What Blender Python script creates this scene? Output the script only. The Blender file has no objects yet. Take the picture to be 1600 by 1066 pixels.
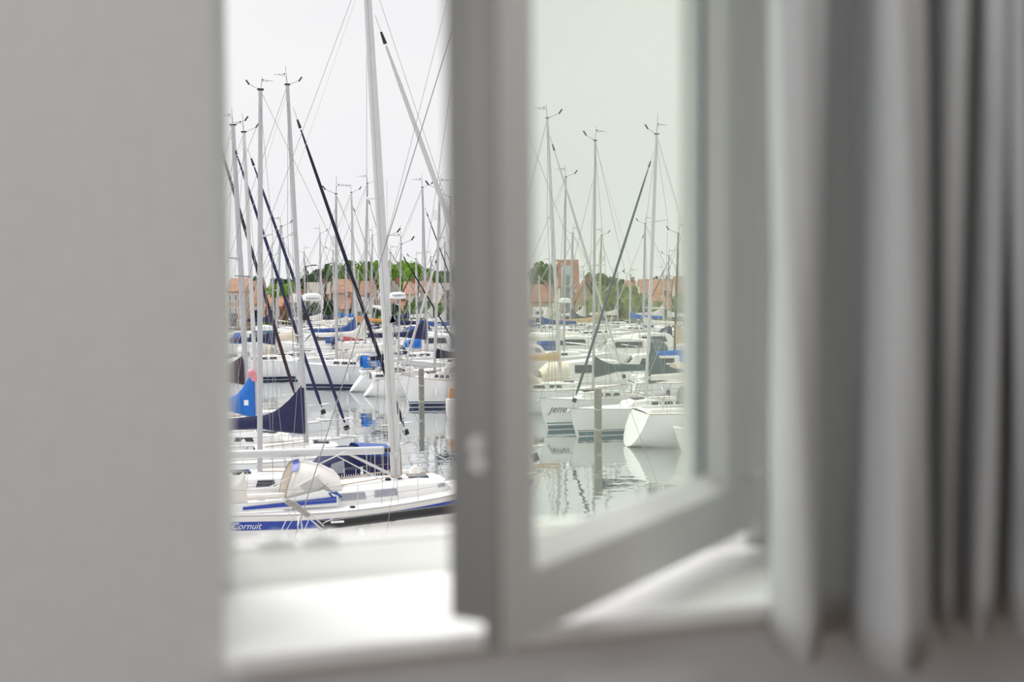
import bpy, bmesh, math, random
from mathutils import Vector, Matrix

rnd = random.Random(7)
sc = bpy.context.scene
COL = sc.collection

# ------------------------------------------------------------------ camera
F = 2000.0                      # focal length in pixels of the 1600 px wide frame
CAMZ = 7.0                      # metres above the harbour water
PITCH = math.atan(103.0 / F)
ROLL = 0.0075
_f = Vector((0, math.cos(PITCH), -math.sin(PITCH)))
_u0 = Vector((0, math.sin(PITCH), math.cos(PITCH)))
_r0 = Vector((1, 0, 0))
_r = _r0 * math.cos(ROLL) - _u0 * math.sin(ROLL)
_u = _u0 * math.cos(ROLL) + _r0 * math.sin(ROLL)
CAM = Vector((0, 0, CAMZ))
cam = bpy.data.cameras.new('camera')
cam.sensor_width = 36.0
cam.lens = F / 1600.0 * 36.0
cam.clip_start = 0.02
cam.clip_end = 3000
cam.dof.use_dof = True
cam.dof.focus_distance = 46.0
cam.dof.aperture_fstop = (cam.lens / 1000.0) / 0.0175
cam_ob = bpy.data.objects.new('camera', cam)
COL.objects.link(cam_ob)
cam_ob.matrix_world = Matrix(((_r.x, _u.x, -_f.x, CAM.x), (_r.y, _u.y, -_f.y, CAM.y), (_r.z, _u.z, -_f.z, CAM.z), (0, 0, 0, 1)))
sc.camera = cam_ob

# ------------------------------------------------------------------ sky, sun, room light, exposure
sc.view_settings.view_transform = 'Standard'
sc.view_settings.look = 'None'
sc.view_settings.gamma = 1.0
sc.view_settings.exposure = 0.0
sc.view_settings.use_curve_mapping = False
world = bpy.data.worlds.new('overcast_sky')
sc.world = world
world.use_nodes = True
wn, wl = world.node_tree.nodes, world.node_tree.links
bg = wn['Background']
tc = wn.new('ShaderNodeTexCoord')
mp = wn.new('ShaderNodeMapping'); mp.inputs['Scale'].default_value = (1.2, 1.2, 3.0)
ns = wn.new('ShaderNodeTexNoise'); ns.inputs['Scale'].default_value = 1.6; ns.inputs['Detail'].default_value = 4
rp = wn.new('ShaderNodeValToRGB')
rp.color_ramp.elements[0].position = 0.3; rp.color_ramp.elements[0].color = (0.86, 0.865, 0.885, 1)
rp.color_ramp.elements[1].position = 0.7; rp.color_ramp.elements[1].color = (0.93, 0.93, 0.94, 1)
wl.new(tc.outputs['Generated'], mp.inputs['Vector']); wl.new(mp.outputs['Vector'], ns.inputs['Vector'])
wl.new(ns.outputs['Fac'], rp.inputs['Fac']); wl.new(rp.outputs['Color'], bg.inputs['Color'])
bg.inputs['Strength'].default_value = 1.0

def light(name, kind, loc, direction, **kw):
    d = bpy.data.lights.new(name, kind)
    for k, v in kw.items(): setattr(d, k, v)
    o = bpy.data.objects.new(name, d); COL.objects.link(o)
    o.location = loc
    o.rotation_euler = Vector(direction).to_track_quat('-Z', 'Y').to_euler()
    return o
# veiled sun, high over the harbour and a little to the left
light('sun', 'SUN', (0, 0, 40), (0.38, -0.46, -0.80), energy=3.6, angle=math.radians(45), color=(1.0, 0.985, 0.96))

# room axes: E runs along the window wall, N points from the wall into the room
E = Vector((0.9455, 0.3256, 0)); N = Vector((0.3256, -0.9455, 0))
O = Vector((0.307, 1.68, 0))
def R(s, t, z): return O + E * s + N * t + Vector((0, 0, z))
SILL = CAMZ - 0.36; FLOOR = SILL - 0.9; CEIL = SILL + 1.75; REV = 0.245; SL = -0.705; SR = 0.055
HEAD = SILL + 1.40
RS0, RS1, RT1 = -2.6, 2.2, 4.6          # inside of the room
# added fill light, out of view, at an opening made in the left wall
light('side_fill_light', 'AREA', R(RS0 + 0.03, 1.75, FLOOR + 1.75), E, energy=25, shape='RECTANGLE', size=1.5, size_y=1.5, color=(0.96, 0.985, 1.0))

# added fill lamp, unseen above the window, lifts sash, bead and sill
light('added_fill_light', 'AREA', R(0.10, 1.0, CEIL - 0.30), (0, 0, -1), energy=6, shape='DISK', size=0.45, color=(1.0, 0.985, 0.96))

# ------------------------------------------------------------------ mesh helpers
class MB:
    def __init__(s): s.v = []; s.f = []
    def add(s, vs, fs):
        b = len(s.v); s.v += [tuple(x) for x in vs]; s.f += [tuple(b + i for i in f) for f in fs]
    def box(s, c, size, ax=None):
        c = Vector(c); h = [x / 2 for x in size]
        ax = ax or (Vector((1, 0, 0)), Vector((0, 1, 0)), Vector((0, 0, 1)))
        vs = [c + ax[0] * (i * h[0]) + ax[1] * (j * h[1]) + ax[2] * (k * h[2]) for k in (-1, 1) for j in (-1, 1) for i in (-1, 1)]
        s.add(vs, [(0, 2, 3, 1), (4, 5, 7, 6), (0, 1, 5, 4), (2, 6, 7, 3), (0, 4, 6, 2), (1, 3, 7, 5)])
    def tube(s, pts, rad, n=6, flat=1.0, cap=True):
        pts = [Vector(p) for p in pts]
        if not isinstance(rad, (list, tuple)): rad = [rad] * len(pts)
        rings = []
        for i, p in enumerate(pts):
            a = pts[max(i - 1, 0)]; b = pts[min(i + 1, len(pts) - 1)]
            d = (b - a).normalized()
            ref = Vector((1, 0, 0)) if abs(d.z) > 0.6 else Vector((0, 0, 1))
            x = (ref - d * ref.dot(d)).normalized(); y = d.cross(x)
            rings.append([p + x * (rad[i] * math.cos(2 * math.pi * k / n)) + y * (flat * rad[i] * math.sin(2 * math.pi * k / n)) for k in range(n)])
        s.loft(rings, True, cap)
    def loft(s, rings, closed=False, cap=False):
        n = len(rings[0]); b = len(s.v)
        for r in rings: s.v += [tuple(p) for p in r]
        m = n if closed else n - 1
        for i in range(len(rings) - 1):
            for k in range(m):
                k2 = (k + 1) % n
                s.f.append((b + i * n + k, b + i * n + k2, b + (i + 1) * n + k2, b + (i + 1) * n + k))
        if cap:
            s.f.append(tuple(b + k for k in range(n))[::-1])
            s.f.append(tuple(b + (len(rings) - 1) * n + k for k in range(n)))
    def ball(s, c, r, n=8, m=5, sq=(1, 1, 1)):
        c = Vector(c)
        rings = []
        for j in range(1, m):
            a = math.pi * j / m
            rings.append([c + Vector((r * sq[0] * math.sin(a) * math.cos(2 * math.pi * k / n), r * sq[1] * math.sin(a) * math.sin(2 * math.pi * k / n), r * sq[2] * math.cos(a))) for k in range(n)])
        s.loft(rings, True, True)
    def prism(s, poly, d):
        d = Vector(d); n = len(poly)
        vs = [Vector(p) for p in poly] + [Vector(p) + d for p in poly]
        fs = [tuple(range(n))[::-1], tuple(range(n, 2 * n))] + [(i, (i + 1) % n, n + (i + 1) % n, n + i) for i in range(n)]
        s.add(vs, fs)
    def build(s, name, mat, parent=None, smooth=None, bevel=0):
        me = bpy.data.meshes.new(name)
        me.from_pydata(s.v, [], s.f)
        bm = bmesh.new(); bm.from_mesh(me)
        bmesh.ops.recalc_face_normals(bm, faces=bm.faces)
        if bevel:
            bmesh.ops.bevel(bm, geom=[e for e in bm.edges if len(e.link_faces) == 2 and e.calc_face_angle(0) > 0.6], offset=bevel, segments=2, affect='EDGES', profile=0.6)
        if smooth:
            for f in bm.faces: f.smooth = True
            lim = math.radians(smooth)
            for e in bm.edges:
                if len(e.link_faces) == 2 and e.calc_face_angle(0) > lim: e.smooth = False
        bm.to_mesh(me); bm.free()
        me.materials.append(mat)
        o = bpy.data.objects.new(name, me); COL.objects.link(o)
        if parent: o.parent = parent
        return o

def thing(name, label=None, cat=None, loc=(0, 0, 0), rz=0, group=None, kind=None):
    o = bpy.data.objects.new(name, None); COL.objects.link(o)
    o.empty_display_size = 0.2
    o.location = loc; o.rotation_euler = (0, 0, rz)
    return tag(o, label, cat, group, kind)
def tag(o, label=None, cat=None, group=None, kind=None):
    if label: o['label'] = label
    if cat: o['category'] = cat
    if group: o['group'] = group
    if kind: o['kind'] = kind
    return o

MATS = {}
def mat(name, c, rough=0.5, metal=0.0, var=0.08, scale=3.0, bump=0.0, spec=0.5, trans=0.0):
    if name in MATS: return MATS[name]
    m = bpy.data.materials.new(name); m.use_nodes = True
    n, l = m.node_tree.nodes, m.node_tree.links
    p = n['Principled BSDF']
    p.inputs['Roughness'].default_value = rough; p.inputs['Metallic'].default_value = metal
    p.inputs['Specular IOR Level'].default_value = spec
    t = n.new('ShaderNodeTexCoord'); no = n.new('ShaderNodeTexNoise')
    no.inputs['Scale'].default_value = scale; no.inputs['Detail'].default_value = 5
    r = n.new('ShaderNodeValToRGB')
    r.color_ramp.elements[0].position = 0.3; r.color_ramp.elements[1].position = 0.7
    r.color_ramp.elements[0].color = tuple(x * (1 - var) for x in c) + (1,)
    r.color_ramp.elements[1].color = tuple(min(1, x * (1 + var)) for x in c) + (1,)
    l.new(t.outputs['Object'], no.inputs['Vector']); l.new(no.outputs['Fac'], r.inputs['Fac']); l.new(r.outputs['Color'], p.inputs['Base Color'])
    if bump:
        b = n.new('ShaderNodeBump'); b.inputs['Strength'].default_value = bump; b.inputs['Distance'].default_value = 0.02
        l.new(no.outputs['Fac'], b.inputs['Height']); l.new(b.outputs['Normal'], p.inputs['Normal'])
    if trans:
        tr = n.new('ShaderNodeBsdfTranslucent'); mx = n.new('ShaderNodeMixShader'); mx.inputs['Fac'].default_value = trans
        l.new(r.outputs['Color'], tr.inputs['Color']); l.new(p.outputs[0], mx.inputs[1]); l.new(tr.outputs[0], mx.inputs[2])
        l.new(mx.outputs[0], n['Material Output'].inputs['Surface'])
    MATS[name] = m
    return m

def glass_mat(name, tint, veil, veil_col, gloss=0.05, rough=0.02):
    m = bpy.data.materials.new(name); m.use_nodes = True
    n, l = m.node_tree.nodes, m.node_tree.links
    n.remove(n['Principled BSDF'])
    tr = n.new('ShaderNodeBsdfTransparent'); tr.inputs['Color'].default_value = tuple(tint) + (1,)
    gl = n.new('ShaderNodeBsdfGlossy'); gl.inputs['Roughness'].default_value = rough
    df = n.new('ShaderNodeBsdfTranslucent'); df.inputs['Color'].default_value = tuple(veil_col) + (1,)
    t = n.new('ShaderNodeTexCoord'); no = n.new('ShaderNodeTexNoise'); no.inputs['Scale'].default_value = 2.5
    mr = n.new('ShaderNodeMapRange'); mr.inputs['To Min'].default_value = veil * 0.8; mr.inputs['To Max'].default_value = veil * 1.2
    l.new(t.outputs['Object'], no.inputs['Vector']); l.new(no.outputs['Fac'], mr.inputs['Value'])
    m1 = n.new('ShaderNodeMixShader'); m2 = n.new('ShaderNodeMixShader'); m2.inputs['Fac'].default_value = gloss
    l.new(mr.outputs[0], m1.inputs['Fac']); l.new(tr.outputs[0], m1.inputs[1]); l.new(df.outputs[0], m1.inputs[2])
    l.new(m1.outputs[0], m2.inputs[1]); l.new(gl.outputs[0], m2.inputs[2])
    l.new(m2.outputs[0], n['Material Output'].inputs['Surface'])
    MATS[name] = m
    return m

# pixel of the photograph -> world point
def ray(px, py): return _f + _r * ((px - 800) / F) + _u * ((533 - py) / F)
def at_z(px, py, z):
    d = ray(px, py); k = (z - CAMZ) / d.z
    return CAM + d * k
def at_d(px, py, dist):
    d = ray(px, py); return CAM + d * (dist / d.y)
def at_t(px, z, t):                       # point of the column px on the vertical plane t of the room, at height z
    d = ray(px, 700)
    k = (O + N * t - CAM).dot(N) / d.dot(N)
    p = CAM + d * k
    for _ in range(4):                    # follow the column to that height
        py = 533 - F * (p - CAM).dot(_u) / (p - CAM).dot(_f) if False else None
        w = Vector((p.x, p.y, z)) - CAM
        pxx = 800 + F * w.dot(_r) / w.dot(_f)
        p = p + E * ((px - pxx) / F * w.dot(_f) / 0.94)
    return Vector((p.x, p.y, z))

def text_mesh(s, size, name, m, parent, loc, rot, shear=0.0, squeeze=1.0):
    cu = bpy.data.curves.new(name, 'FONT'); cu.body = s; cu.size = size; cu.shear = shear; cu.extrude = 0.003
    cu.align_x = 'CENTER'; cu.align_y = 'CENTER'; cu.resolution_u = 4
    tmp = bpy.data.objects.new(name, cu); COL.objects.link(tmp)
    me = bpy.data.meshes.new_from_object(tmp.evaluated_get(bpy.context.evaluated_depsgraph_get()))
    bpy.data.objects.remove(tmp)
    o = bpy.data.objects.new(name, me); COL.objects.link(o)
    me.materials.clear(); me.materials.append(m)
    o.parent = parent; o.location = loc; o.rotation_euler = rot; o.scale = (squeeze, 1, 1)
    return o

# ------------------------------------------------------------------ materials
M_wall = mat('painted_plaster', (0.73, 0.725, 0.73), 0.8, var=0.025, scale=60, bump=0.04)
M_paint = mat('white_lacquer', (0.80, 0.80, 0.79), 0.35, var=0.015, scale=8)
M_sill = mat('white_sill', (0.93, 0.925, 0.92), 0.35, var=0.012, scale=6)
M_floor = mat('oak_floor', (0.33, 0.24, 0.17), 0.5, var=0.2, scale=4)
M_curtain = mat('grey_white_curtain', (0.74, 0.745, 0.755), 0.9, var=0.02, scale=90, bump=0.05, spec=0.1, trans=0.30)
M_gasket = mat('grey_gasket', (0.16, 0.155, 0.15), 0.6)
M_lock = mat('lock_strip', (0.30, 0.28, 0.26), 0.35, metal=0.4)
M_steel = mat('steel', (0.62, 0.62, 0.62), 0.3, metal=0.7)
M_whitemetal = mat('white_metal', (0.85, 0.85, 0.85), 0.25)
M_spacer = mat('spacer_bar', (0.33, 0.36, 0.40), 0.35, metal=0.5)
M_stone = mat('beige_stone', (0.62, 0.54, 0.47), 0.8, var=0.08, scale=14)
M_pane_in = glass_mat('pane_inner', (0.968, 0.980, 0.950), 0.02, (0.95, 0.93, 0.80), 0.03)
M_pane_out = glass_mat('pane_outer', (0.965, 0.982, 0.965), 0.02, (0.92, 0.93, 0.82), 0.03)

# ------------------------------------------------------------------ the room
def slab(mb, s0, s1, t0, t1, z0, z1):
    vs = [R(s, t, z) for z in (z0, z1) for t in (t0, t1) for s in (s0, s1)]
    mb.add(vs, [(0, 2, 3, 1), (4, 5, 7, 6), (0, 1, 5, 4), (2, 6, 7, 3), (0, 4, 6, 2), (1, 3, 7, 5)])
def structure(name, mb, m, bevel=0): return tag(mb.build(name, m, bevel=bevel), kind='structure')
TW = -0.16
w = MB()
slab(w, RS0 - .1, SL, TW, REV, FLOOR, CEIL); slab(w, SR, RS1 + .1, TW, REV, FLOOR, CEIL)
slab(w, SL, SR, TW, REV, FLOOR, SILL - 0.020); slab(w, SL, SR, TW, REV, HEAD, CEIL)
structure('wall_front', w, M_wall)
w = MB()
slab(w, RS0 - .1, RS0, REV, 1.0, FLOOR, CEIL); slab(w, RS0 - .1, RS0, 2.5, RT1, FLOOR, CEIL); slab(w, RS0 - .1, RS0, 1.0, 2.5, FLOOR, FLOOR + 1.0); slab(w, RS0 - .1, RS0, 1.0, 2.5, FLOOR + 2.5, CEIL)  # opening left for the added side fill light
structure('wall_left', w, M_wall)
w = MB(); slab(w, RS1, RS1 + .1, REV, RT1, FLOOR, CEIL); structure('wall_right', w, M_wall)
w = MB()
slab(w, RS0 - .1, RS1 + .1, RT1, RT1 + .1, FLOOR, CEIL)
structure('wall_back', w, M_wall)
w = MB(); slab(w, RS0 - .1, RS1 + .1, TW, RT1 + .1, FLOOR - .1, FLOOR); structure('floor', w, M_floor)
w = MB(); slab(w, RS0 - .1, RS1 + .1, TW, RT1 + .1, CEIL, CEIL + .1); structure('ceiling', w, M_wall)

# ------------------------------------------------------------------ the window
SF0, SF1 = -0.668, 0.0                      # clear opening of the fixed frame
RAIL = SILL + 0.034
win = thing('window_1', loc=R(0, 0, SILL), kind='structure')
inv = Matrix.Translation(-win.location)
def wbuild(mb, name, m, parent=win, bevel=0.003, smooth=None):
    mb.v = [tuple(Vector(p) - win.location) for p in mb.v]
    return mb.build(name, m, parent, smooth=smooth, bevel=bevel)
w = MB(); slab(w, SL, SR, 0.0, REV + 0.026, SILL - 0.020, SILL); wbuild(w, 'window_sill', M_sill, bevel=0.006)
def profile(name, s0, s1, z0, z1, inner):   # a frame member with its rebate step
    w = MB(); slab(w, s0, s1, -0.072, -0.036, z0, z1)
    s0b, s1b, z0b, z1b = inner
    slab(w, s0b, s1b, -0.036, 0.0, z0b, z1b)
    return wbuild(w, name, M_paint, bevel=0)
profile('frame_jamb', SL, SF0 + 0.008, SILL, HEAD, (SL, SF0, SILL, HEAD))
profile('frame_jamb', SF1 - 0.008, SR, SILL, HEAD, (SF1, SR, SILL, HEAD))
w = MB(); w.prism([R(SF0, 0.004, SILL), R(SF0, -0.004, SILL + .010), R(SF0, -0.034, RAIL), R(SF0, -0.044, RAIL), R(SF0, -0.044, RAIL + .006), R(SF0, -0.072, RAIL + .006), R(SF0, -0.072, SILL)], E * (SF1 - SF0)); wbuild(w, 'frame_rail', M_sill, bevel=0)
profile('frame_rail', SF0 + 0.008, SF1 - 0.008, HEAD - 0.04, HEAD, (SF0, SF1, HEAD - 0.034, HEAD))
w = MB(); slab(w, SL, SR, -0.21, -0.072, SILL - 0.03, SILL + 0.012); wbuild(w, 'outer_sill', M_stone)
for px in (437, 506):
    p = at_t(px, RAIL, -0.02); s = (p - O).dot(E)
    w = MB(); slab(w, s - 0.021, s + 0.021, -0.070, -0.040, RAIL + .006, RAIL + 0.012); slab(w, s - 0.006, s + 0.006, -0.060, -0.048, RAIL + .006, RAIL + 0.016)
    wbuild(w, 'lock_keep', M_whitemetal, bevel=0.002)

# the sash swings into the room about its right edge
SA = math.radians(30.7)
U = Vector((-math.sin(SA), -math.cos(SA), 0)); SN = Vector((math.cos(SA), -math.sin(SA), 0))
H0 = O + N * 0.018
SW = 0.633; SB = CAMZ - 0.334; ST = SB + 1.30
def Q(u, n, z): return H0 + U * u + SN * n + Vector((0, 0, z))
def sslab(mb, u0, u1, n0, n1, z0, z1):
    vs = [Q(u, n, z) for z in (z0, z1) for n in (n0, n1) for u in (u0, u1)]
    mb.add(vs, [(0, 2, 3, 1), (4, 5, 7, 6), (0, 1, 5, 4), (2, 6, 7, 3), (0, 4, 6, 2), (1, 3, 7, 5)])
GU0, GU1, GZ0, GZ1 = 0.082, SW - 0.060, SB + 0.062, ST - 0.072   # bead outline on the room face
w = MB()
LIP = 0.018
for a in ((0, GU0, SB, ST), (GU1, SW, SB, ST), (GU0, GU1, SB, GZ0), (GU0, GU1, GZ1, ST)):   # overlapping lip, room side
    sslab(w, a[0], a[1], -0.018, 0.0, a[2], a[3])
for a in ((LIP, GU0, SB + LIP, ST - LIP), (GU1, SW - LIP, SB + LIP, ST - LIP), (GU0, GU1, SB + LIP, GZ0 + 0.006), (GU0, GU1, GZ1 - 0.006, ST - LIP)):  # body
    sslab(w, a[0], a[1], -0.066, -0.018, a[2], a[3])
sash = wbuild(w, 'sash', M_paint, bevel=0)
def bead(poly_a, poly_b, m, name):
    w = MB(); w.loft([poly_a, poly_b], True, True); wbuild(w, name, m, sash, bevel=0)
BD = 0.026
bead([Q(GU0, 0, GZ0), Q(GU0, -BD, GZ0), Q(GU0, -BD, GZ0 + .020), Q(GU0, -.002, GZ0 + .002)], [Q(GU1, 0, GZ0), Q(GU1, -BD, GZ0), Q(GU1, -BD, GZ0 + .020), Q(GU1, -.002, GZ0 + .002)], M_sill, 'glazing_bead')
bead([Q(GU0, 0, GZ1), Q(GU0, -BD, GZ1), Q(GU0, -BD, GZ1 - .022), Q(GU0, -.004, GZ1 - .004)], [Q(GU1, 0, GZ1), Q(GU1, -BD, GZ1), Q(GU1, -BD, GZ1 - .022), Q(GU1, -.004, GZ1 - .004)], M_paint, 'glazing_bead')
bead([Q(GU0, 0, GZ0), Q(GU0, -BD, GZ0), Q(GU0 + .014, -BD, GZ0), Q(GU0 + .004, -.004, GZ0)], [Q(GU0, 0, GZ1), Q(GU0, -BD, GZ1), Q(GU0 + .014, -BD, GZ1), Q(GU0 + .004, -.004, GZ1)], M_paint, 'glazing_bead')
bead([Q(GU1, 0, GZ0), Q(GU1, -BD, GZ0), Q(GU1 - .008, -BD, GZ0), Q(GU1 - .002, -.004, GZ0)], [Q(GU1, 0, GZ1), Q(GU1, -BD, GZ1), Q(GU1 - .008, -BD, GZ1), Q(GU1 - .002, -.004, GZ1)], M_paint, 'glazing_bead')
for (n0, m, nm) in ((-0.029, M_pane_in, 'inner_pane'), (-0.047, M_pane_out, 'outer_pane')):
    w = MB(); sslab(w, GU0, GU1, n0 - 0.003, n0, GZ0, GZ1); wbuild(w, nm, m, sash, bevel=0)
for a in ((GU0, GU0 + .012, GZ0, GZ1), (GU1 - .010, GU1, GZ0, GZ1), (GU0, GU1, GZ0, GZ0 + .012), (GU0, GU1, GZ1 - .012, GZ1)):
    w = MB(); sslab(w, a[0], a[1], -0.0455, -0.0335, a[2], a[3]); wbuild(w, 'spacer_bar', M_spacer, sash, bevel=0)
M_edge_shade = mat('edge_shade_grey', (0.25, 0.245, 0.235), 0.45, metal=0.2)  # dark grey stands in for shade on the sash's free edge
w = MB(); sslab(w, SW - LIP, SW - LIP + 0.002, -0.0655, -0.0215, SB + LIP + .001, ST - LIP); wbuild(w, 'edge_shade', M_edge_shade, sash, bevel=0)
w = MB(); sslab(w, SW, SW + 0.002, -0.0178, -0.0005, SB, ST); wbuild(w, 'lip_shade', M_edge_shade, sash, bevel=0)  # same painted shade carried over the lip edge
w = MB(); sslab(w, SW - LIP, SW - LIP + 0.004, -0.036, -0.024, SB + 0.05, ST - 0.05); wbuild(w, 'lock_strip', M_lock, sash, bevel=0)
w = MB(); sslab(w, SW - LIP, SW - LIP + 0.006, -0.0215, -0.018, SB + LIP, ST - LIP); wbuild(w, 'rubber_seal', M_gasket, sash, bevel=0)
for pz in (0.212, 0.90):
    for dz in (0.0,):
        w = MB(); c = Q(SW - LIP + 0.004, -0.030, SB + pz - 0.03)
        w.tube([c, c - U * -0.006], 0.0075, 12); w.tube([c + U * 0.006, c + U * 0.010], 0.0055, 12)
        c2 = c + Vector((0, 0, -0.017)); w.tube([c2, c2 + U * 0.005], 0.007, 12)
        wbuild(w, 'locking_roller', M_whitemetal, sash, bevel=0, smooth=40)
w = MB(); w.tube([Q(-0.006, 0.004, SB - 0.004), Q(-0.006, 0.004, SB + 0.075)], 0.011, 14); sslab(w, -0.006, 0.05, 0.0, 0.004, SB + 0.004, SB + 0.07)
wbuild(w, 'hinge', M_whitemetal, sash, bevel=0, smooth=40)

# ------------------------------------------------------------------ the curtain
CB = CAMZ - 0.397; CT = CEIL - 0.10
prof = []
def fold(c, half, t0, h, n=9):            # one tubular pleat
    for k in range(n):
        a = -1 + 2 * k / (n - 1); prof.append((c + half * math.sin(a * math.pi / 2), t0 + h * max(0, math.cos(a * math.pi / 2)) ** 0.9))
fold(1250, 44, 0.290, 0.085); prof += [(1304, .288), (1322, .284), (1340, .288)]
fold(1396, 46, 0.296, 0.125); prof += [(1450, .296), (1462, .298)]
fold(1490, 18, 0.305, 0.050, 5); prof += [(1517, .303)]
fold(1540, 17, 0.305, 0.050, 5); prof += [(1566, .303)]
fold(1590, 18, 0.305, 0.052, 5)
prof += [(1620, .32), (1650, .40), (1670, .35), (1700, .39), (1730, .34), (1760, .40), (1790, .35), (1820, .38)]
base = []
for px, t in prof:
    p = at_t(px, CAMZ - 0.1, t); base.append(((p - O).dot(E), t))
def cr(p0, p1, p2, p3, x): return 0.5 * (2 * p1 + (p2 - p0) * x + (2 * p0 - 5 * p1 + 4 * p2 - p3) * x * x + (3 * p1 - p0 - 3 * p2 + p3) * x ** 3)
fine = []
for i in range(len(base) - 1):
    g = [base[max(i - 1, 0)], base[i], base[i + 1], base[min(i + 2, len(base) - 1)]]
    for k in range(3): fine.append(tuple(cr(*[q[j] for q in g], k / 3) for j in (0, 1)))
fine.append(base[-1])
def curtain_row(z, back):
    a = (CT - z) / (CT - CB); out = []
    for i, (s, t) in enumerate(fine):
        wob = 0.006 * a * math.sin(i * 0.31 + 5 * a) + 0.003 * math.sin(i * 0.9 + z * 9)
        amp = 0.72 + 0.42 * a
        out.append(R(s + 0.010 * math.sin(z * 3 + i * 0.12) * a, 0.345 + (t - 0.345) * amp + wob + back, z))
    return out
w = MB()
zs = [CT + (CB - CT) * (k / 34) for k in range(35)]
w.loft([curtain_row(z, 0) for z in zs])
crt = tag(w.build('curtain', M_curtain, smooth=80), 'long grey-white pleated curtain hanging right of the open window', 'curtain')
md = crt.modifiers.new('cloth', 'SOLIDIFY'); md.thickness = 0.0025
w = MB()
for dz in (0.0,):
    r0 = curtain_row(CB + 0.022, 0.0022); r1 = curtain_row(CB, 0.0026)
    w.loft([r0, r1])
hem = w.build('hem', M_curtain, crt, smooth=80)
w = MB(); w.tube([R(-0.95, 0.345, CT + 0.02), R(1.1, 0.345, CT + 0.02)], 0.014, 12)
for s in (-0.9, 1.05): w.box(R(s, 0.30, CT + 0.02), (0.02, 0.12, 0.03), (E, N, Vector((0, 0, 1))))
tag(w.build('curtain_rail', M_steel, smooth=40), 'metal curtain rail above the window, outside the view', 'rail')

t = thing('added_fill_lamp', 'white round lamp added as fill light, above the view', 'lamp', R(0.10, 1.0, CEIL))  # pendant mesh added to house the fill light, out of view
w = MB(); w.tube([(0, 0, 0), (0, 0, -.03)], .07, 16); w.tube([(0, 0, -.03), (0, 0, -.16)], .012, 8); w.build('stem', M_whitemetal, t, smooth=40)
w = MB(); w.loft([[(r_ * math.cos(k * .3927), r_ * math.sin(k * .3927), z_) for k in range(16)] for r_, z_ in ((.05, -.15), (.20, -.18), (.25, -.26))], True); w.build('lamp_shade', M_whitemetal, t, smooth=60)

# ================================================================== the harbour
def water_mat():
    m = bpy.data.materials.new('harbour_water'); m.use_nodes = True
    n, l = m.node_tree.nodes, m.node_tree.links
    n.remove(n['Principled BSDF'])
    g = n.new('ShaderNodeBsdfGlossy'); g.inputs['Roughness'].default_value = 0.012; g.inputs['Color'].default_value = (0.95, 0.96, 0.96, 1)
    d = n.new('ShaderNodeBsdfDiffuse'); d.inputs['Color'].default_value = (0.07, 0.105, 0.105, 1)
    lw = n.new('ShaderNodeFresnel'); lw.inputs['IOR'].default_value = 2.6
    mr = n.new('ShaderNodeMapRange'); mr.inputs['From Min'].default_value = 0.2; mr.inputs['From Max'].default_value = 0.75; mr.inputs['To Min'].default_value = 0.76; mr.inputs['To Max'].default_value = 0.96
    mx = n.new('ShaderNodeMixShader')
    t = n.new('ShaderNodeTexCoord')
    bumps = None
    for sc_, st, dist in ((1.9, 0.5, 0.010), (0.55, 0.6, 0.022), (6.0, 0.35, 0.0022)):
        no = n.new('ShaderNodeTexNoise'); no.inputs['Scale'].default_value = sc_; no.inputs['Detail'].default_value = 2
        b = n.new('ShaderNodeBump'); b.inputs['Strength'].default_value = st; b.inputs['Distance'].default_value = dist
        l.new(t.outputs['Object'], no.inputs['Vector']); l.new(no.outputs['Fac'], b.inputs['Height'])
        if bumps: l.new(bumps.outputs['Normal'], b.inputs['Normal'])
        bumps = b
    for k in (g, d, lw): l.new(bumps.outputs['Normal'], k.inputs['Normal'])
    l.new(lw.outputs[0], mr.inputs['Value']); l.new(mr.outputs[0], mx.inputs['Fac'])
    l.new(d.outputs[0], mx.inputs[1]); l.new(g.outputs[0], mx.inputs[2]); l.new(mx.outputs[0], n['Material Output'].inputs['Surface'])
    return m
M_water = water_mat()
QD = 150.0                                   # distance of the far quay
w = MB(); w.add([(-160, 6, 0), (160, 6, 0), (160, QD + 1, 0), (-160, QD + 1, 0)], [(0, 1, 2, 3)])
tag(w.build('harbour_water', M_water), kind='structure')
M_quay = mat('quay_stone', (0.42, 0.36, 0.29), 0.85, var=0.2, scale=0.8)
M_grass = mat('quay_ground', (0.26, 0.27, 0.17), 0.9, var=0.25, scale=0.3)
w = MB(); w.box((0, QD + 75, -.1), (320, 150, 1.4)); tag(w.build('quay_ground', M_grass), kind='structure')
w = MB(); w.box((0, QD - 0.2, -.05), (320, 0.5, 1.5)); tag(w.build('trim_1', M_quay), kind='structure')

M_gel = mat('white_gelcoat', (0.86, 0.86, 0.86), 0.22, var=0.02, scale=2)
M_gel2 = mat('warm_gelcoat', (0.84, 0.81, 0.77), 0.25, var=0.03, scale=2)
M_gel3 = mat('grey_gelcoat', (0.70, 0.71, 0.73), 0.25, var=0.03, scale=2)
M_deck = mat('white_deck', (0.90, 0.89, 0.87), 0.5, var=0.03, scale=4)
M_teak = mat('teak', (0.44, 0.33, 0.24), 0.7, var=0.15, scale=8)
M_alu = mat('mast_aluminium', (0.50, 0.495, 0.505), 0.45, metal=0.1, var=0.03)
M_alu2 = mat('mast_white', (0.62, 0.61, 0.615), 0.4, var=0.03)
M_tanmast = mat('mast_tan', (0.55, 0.47, 0.34), 0.5)
M_darkmast = mat('mast_dark', (0.10, 0.09, 0.08), 0.45)
M_wire = mat('wire', (0.30, 0.30, 0.30), 0.4, metal=0.3)
M_rope = mat('rope', (0.62, 0.60, 0.56), 0.8)
M_navy = mat('navy_canvas', (0.026, 0.027, 0.085), 0.85, var=0.15, scale=5, bump=0.2)
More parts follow.
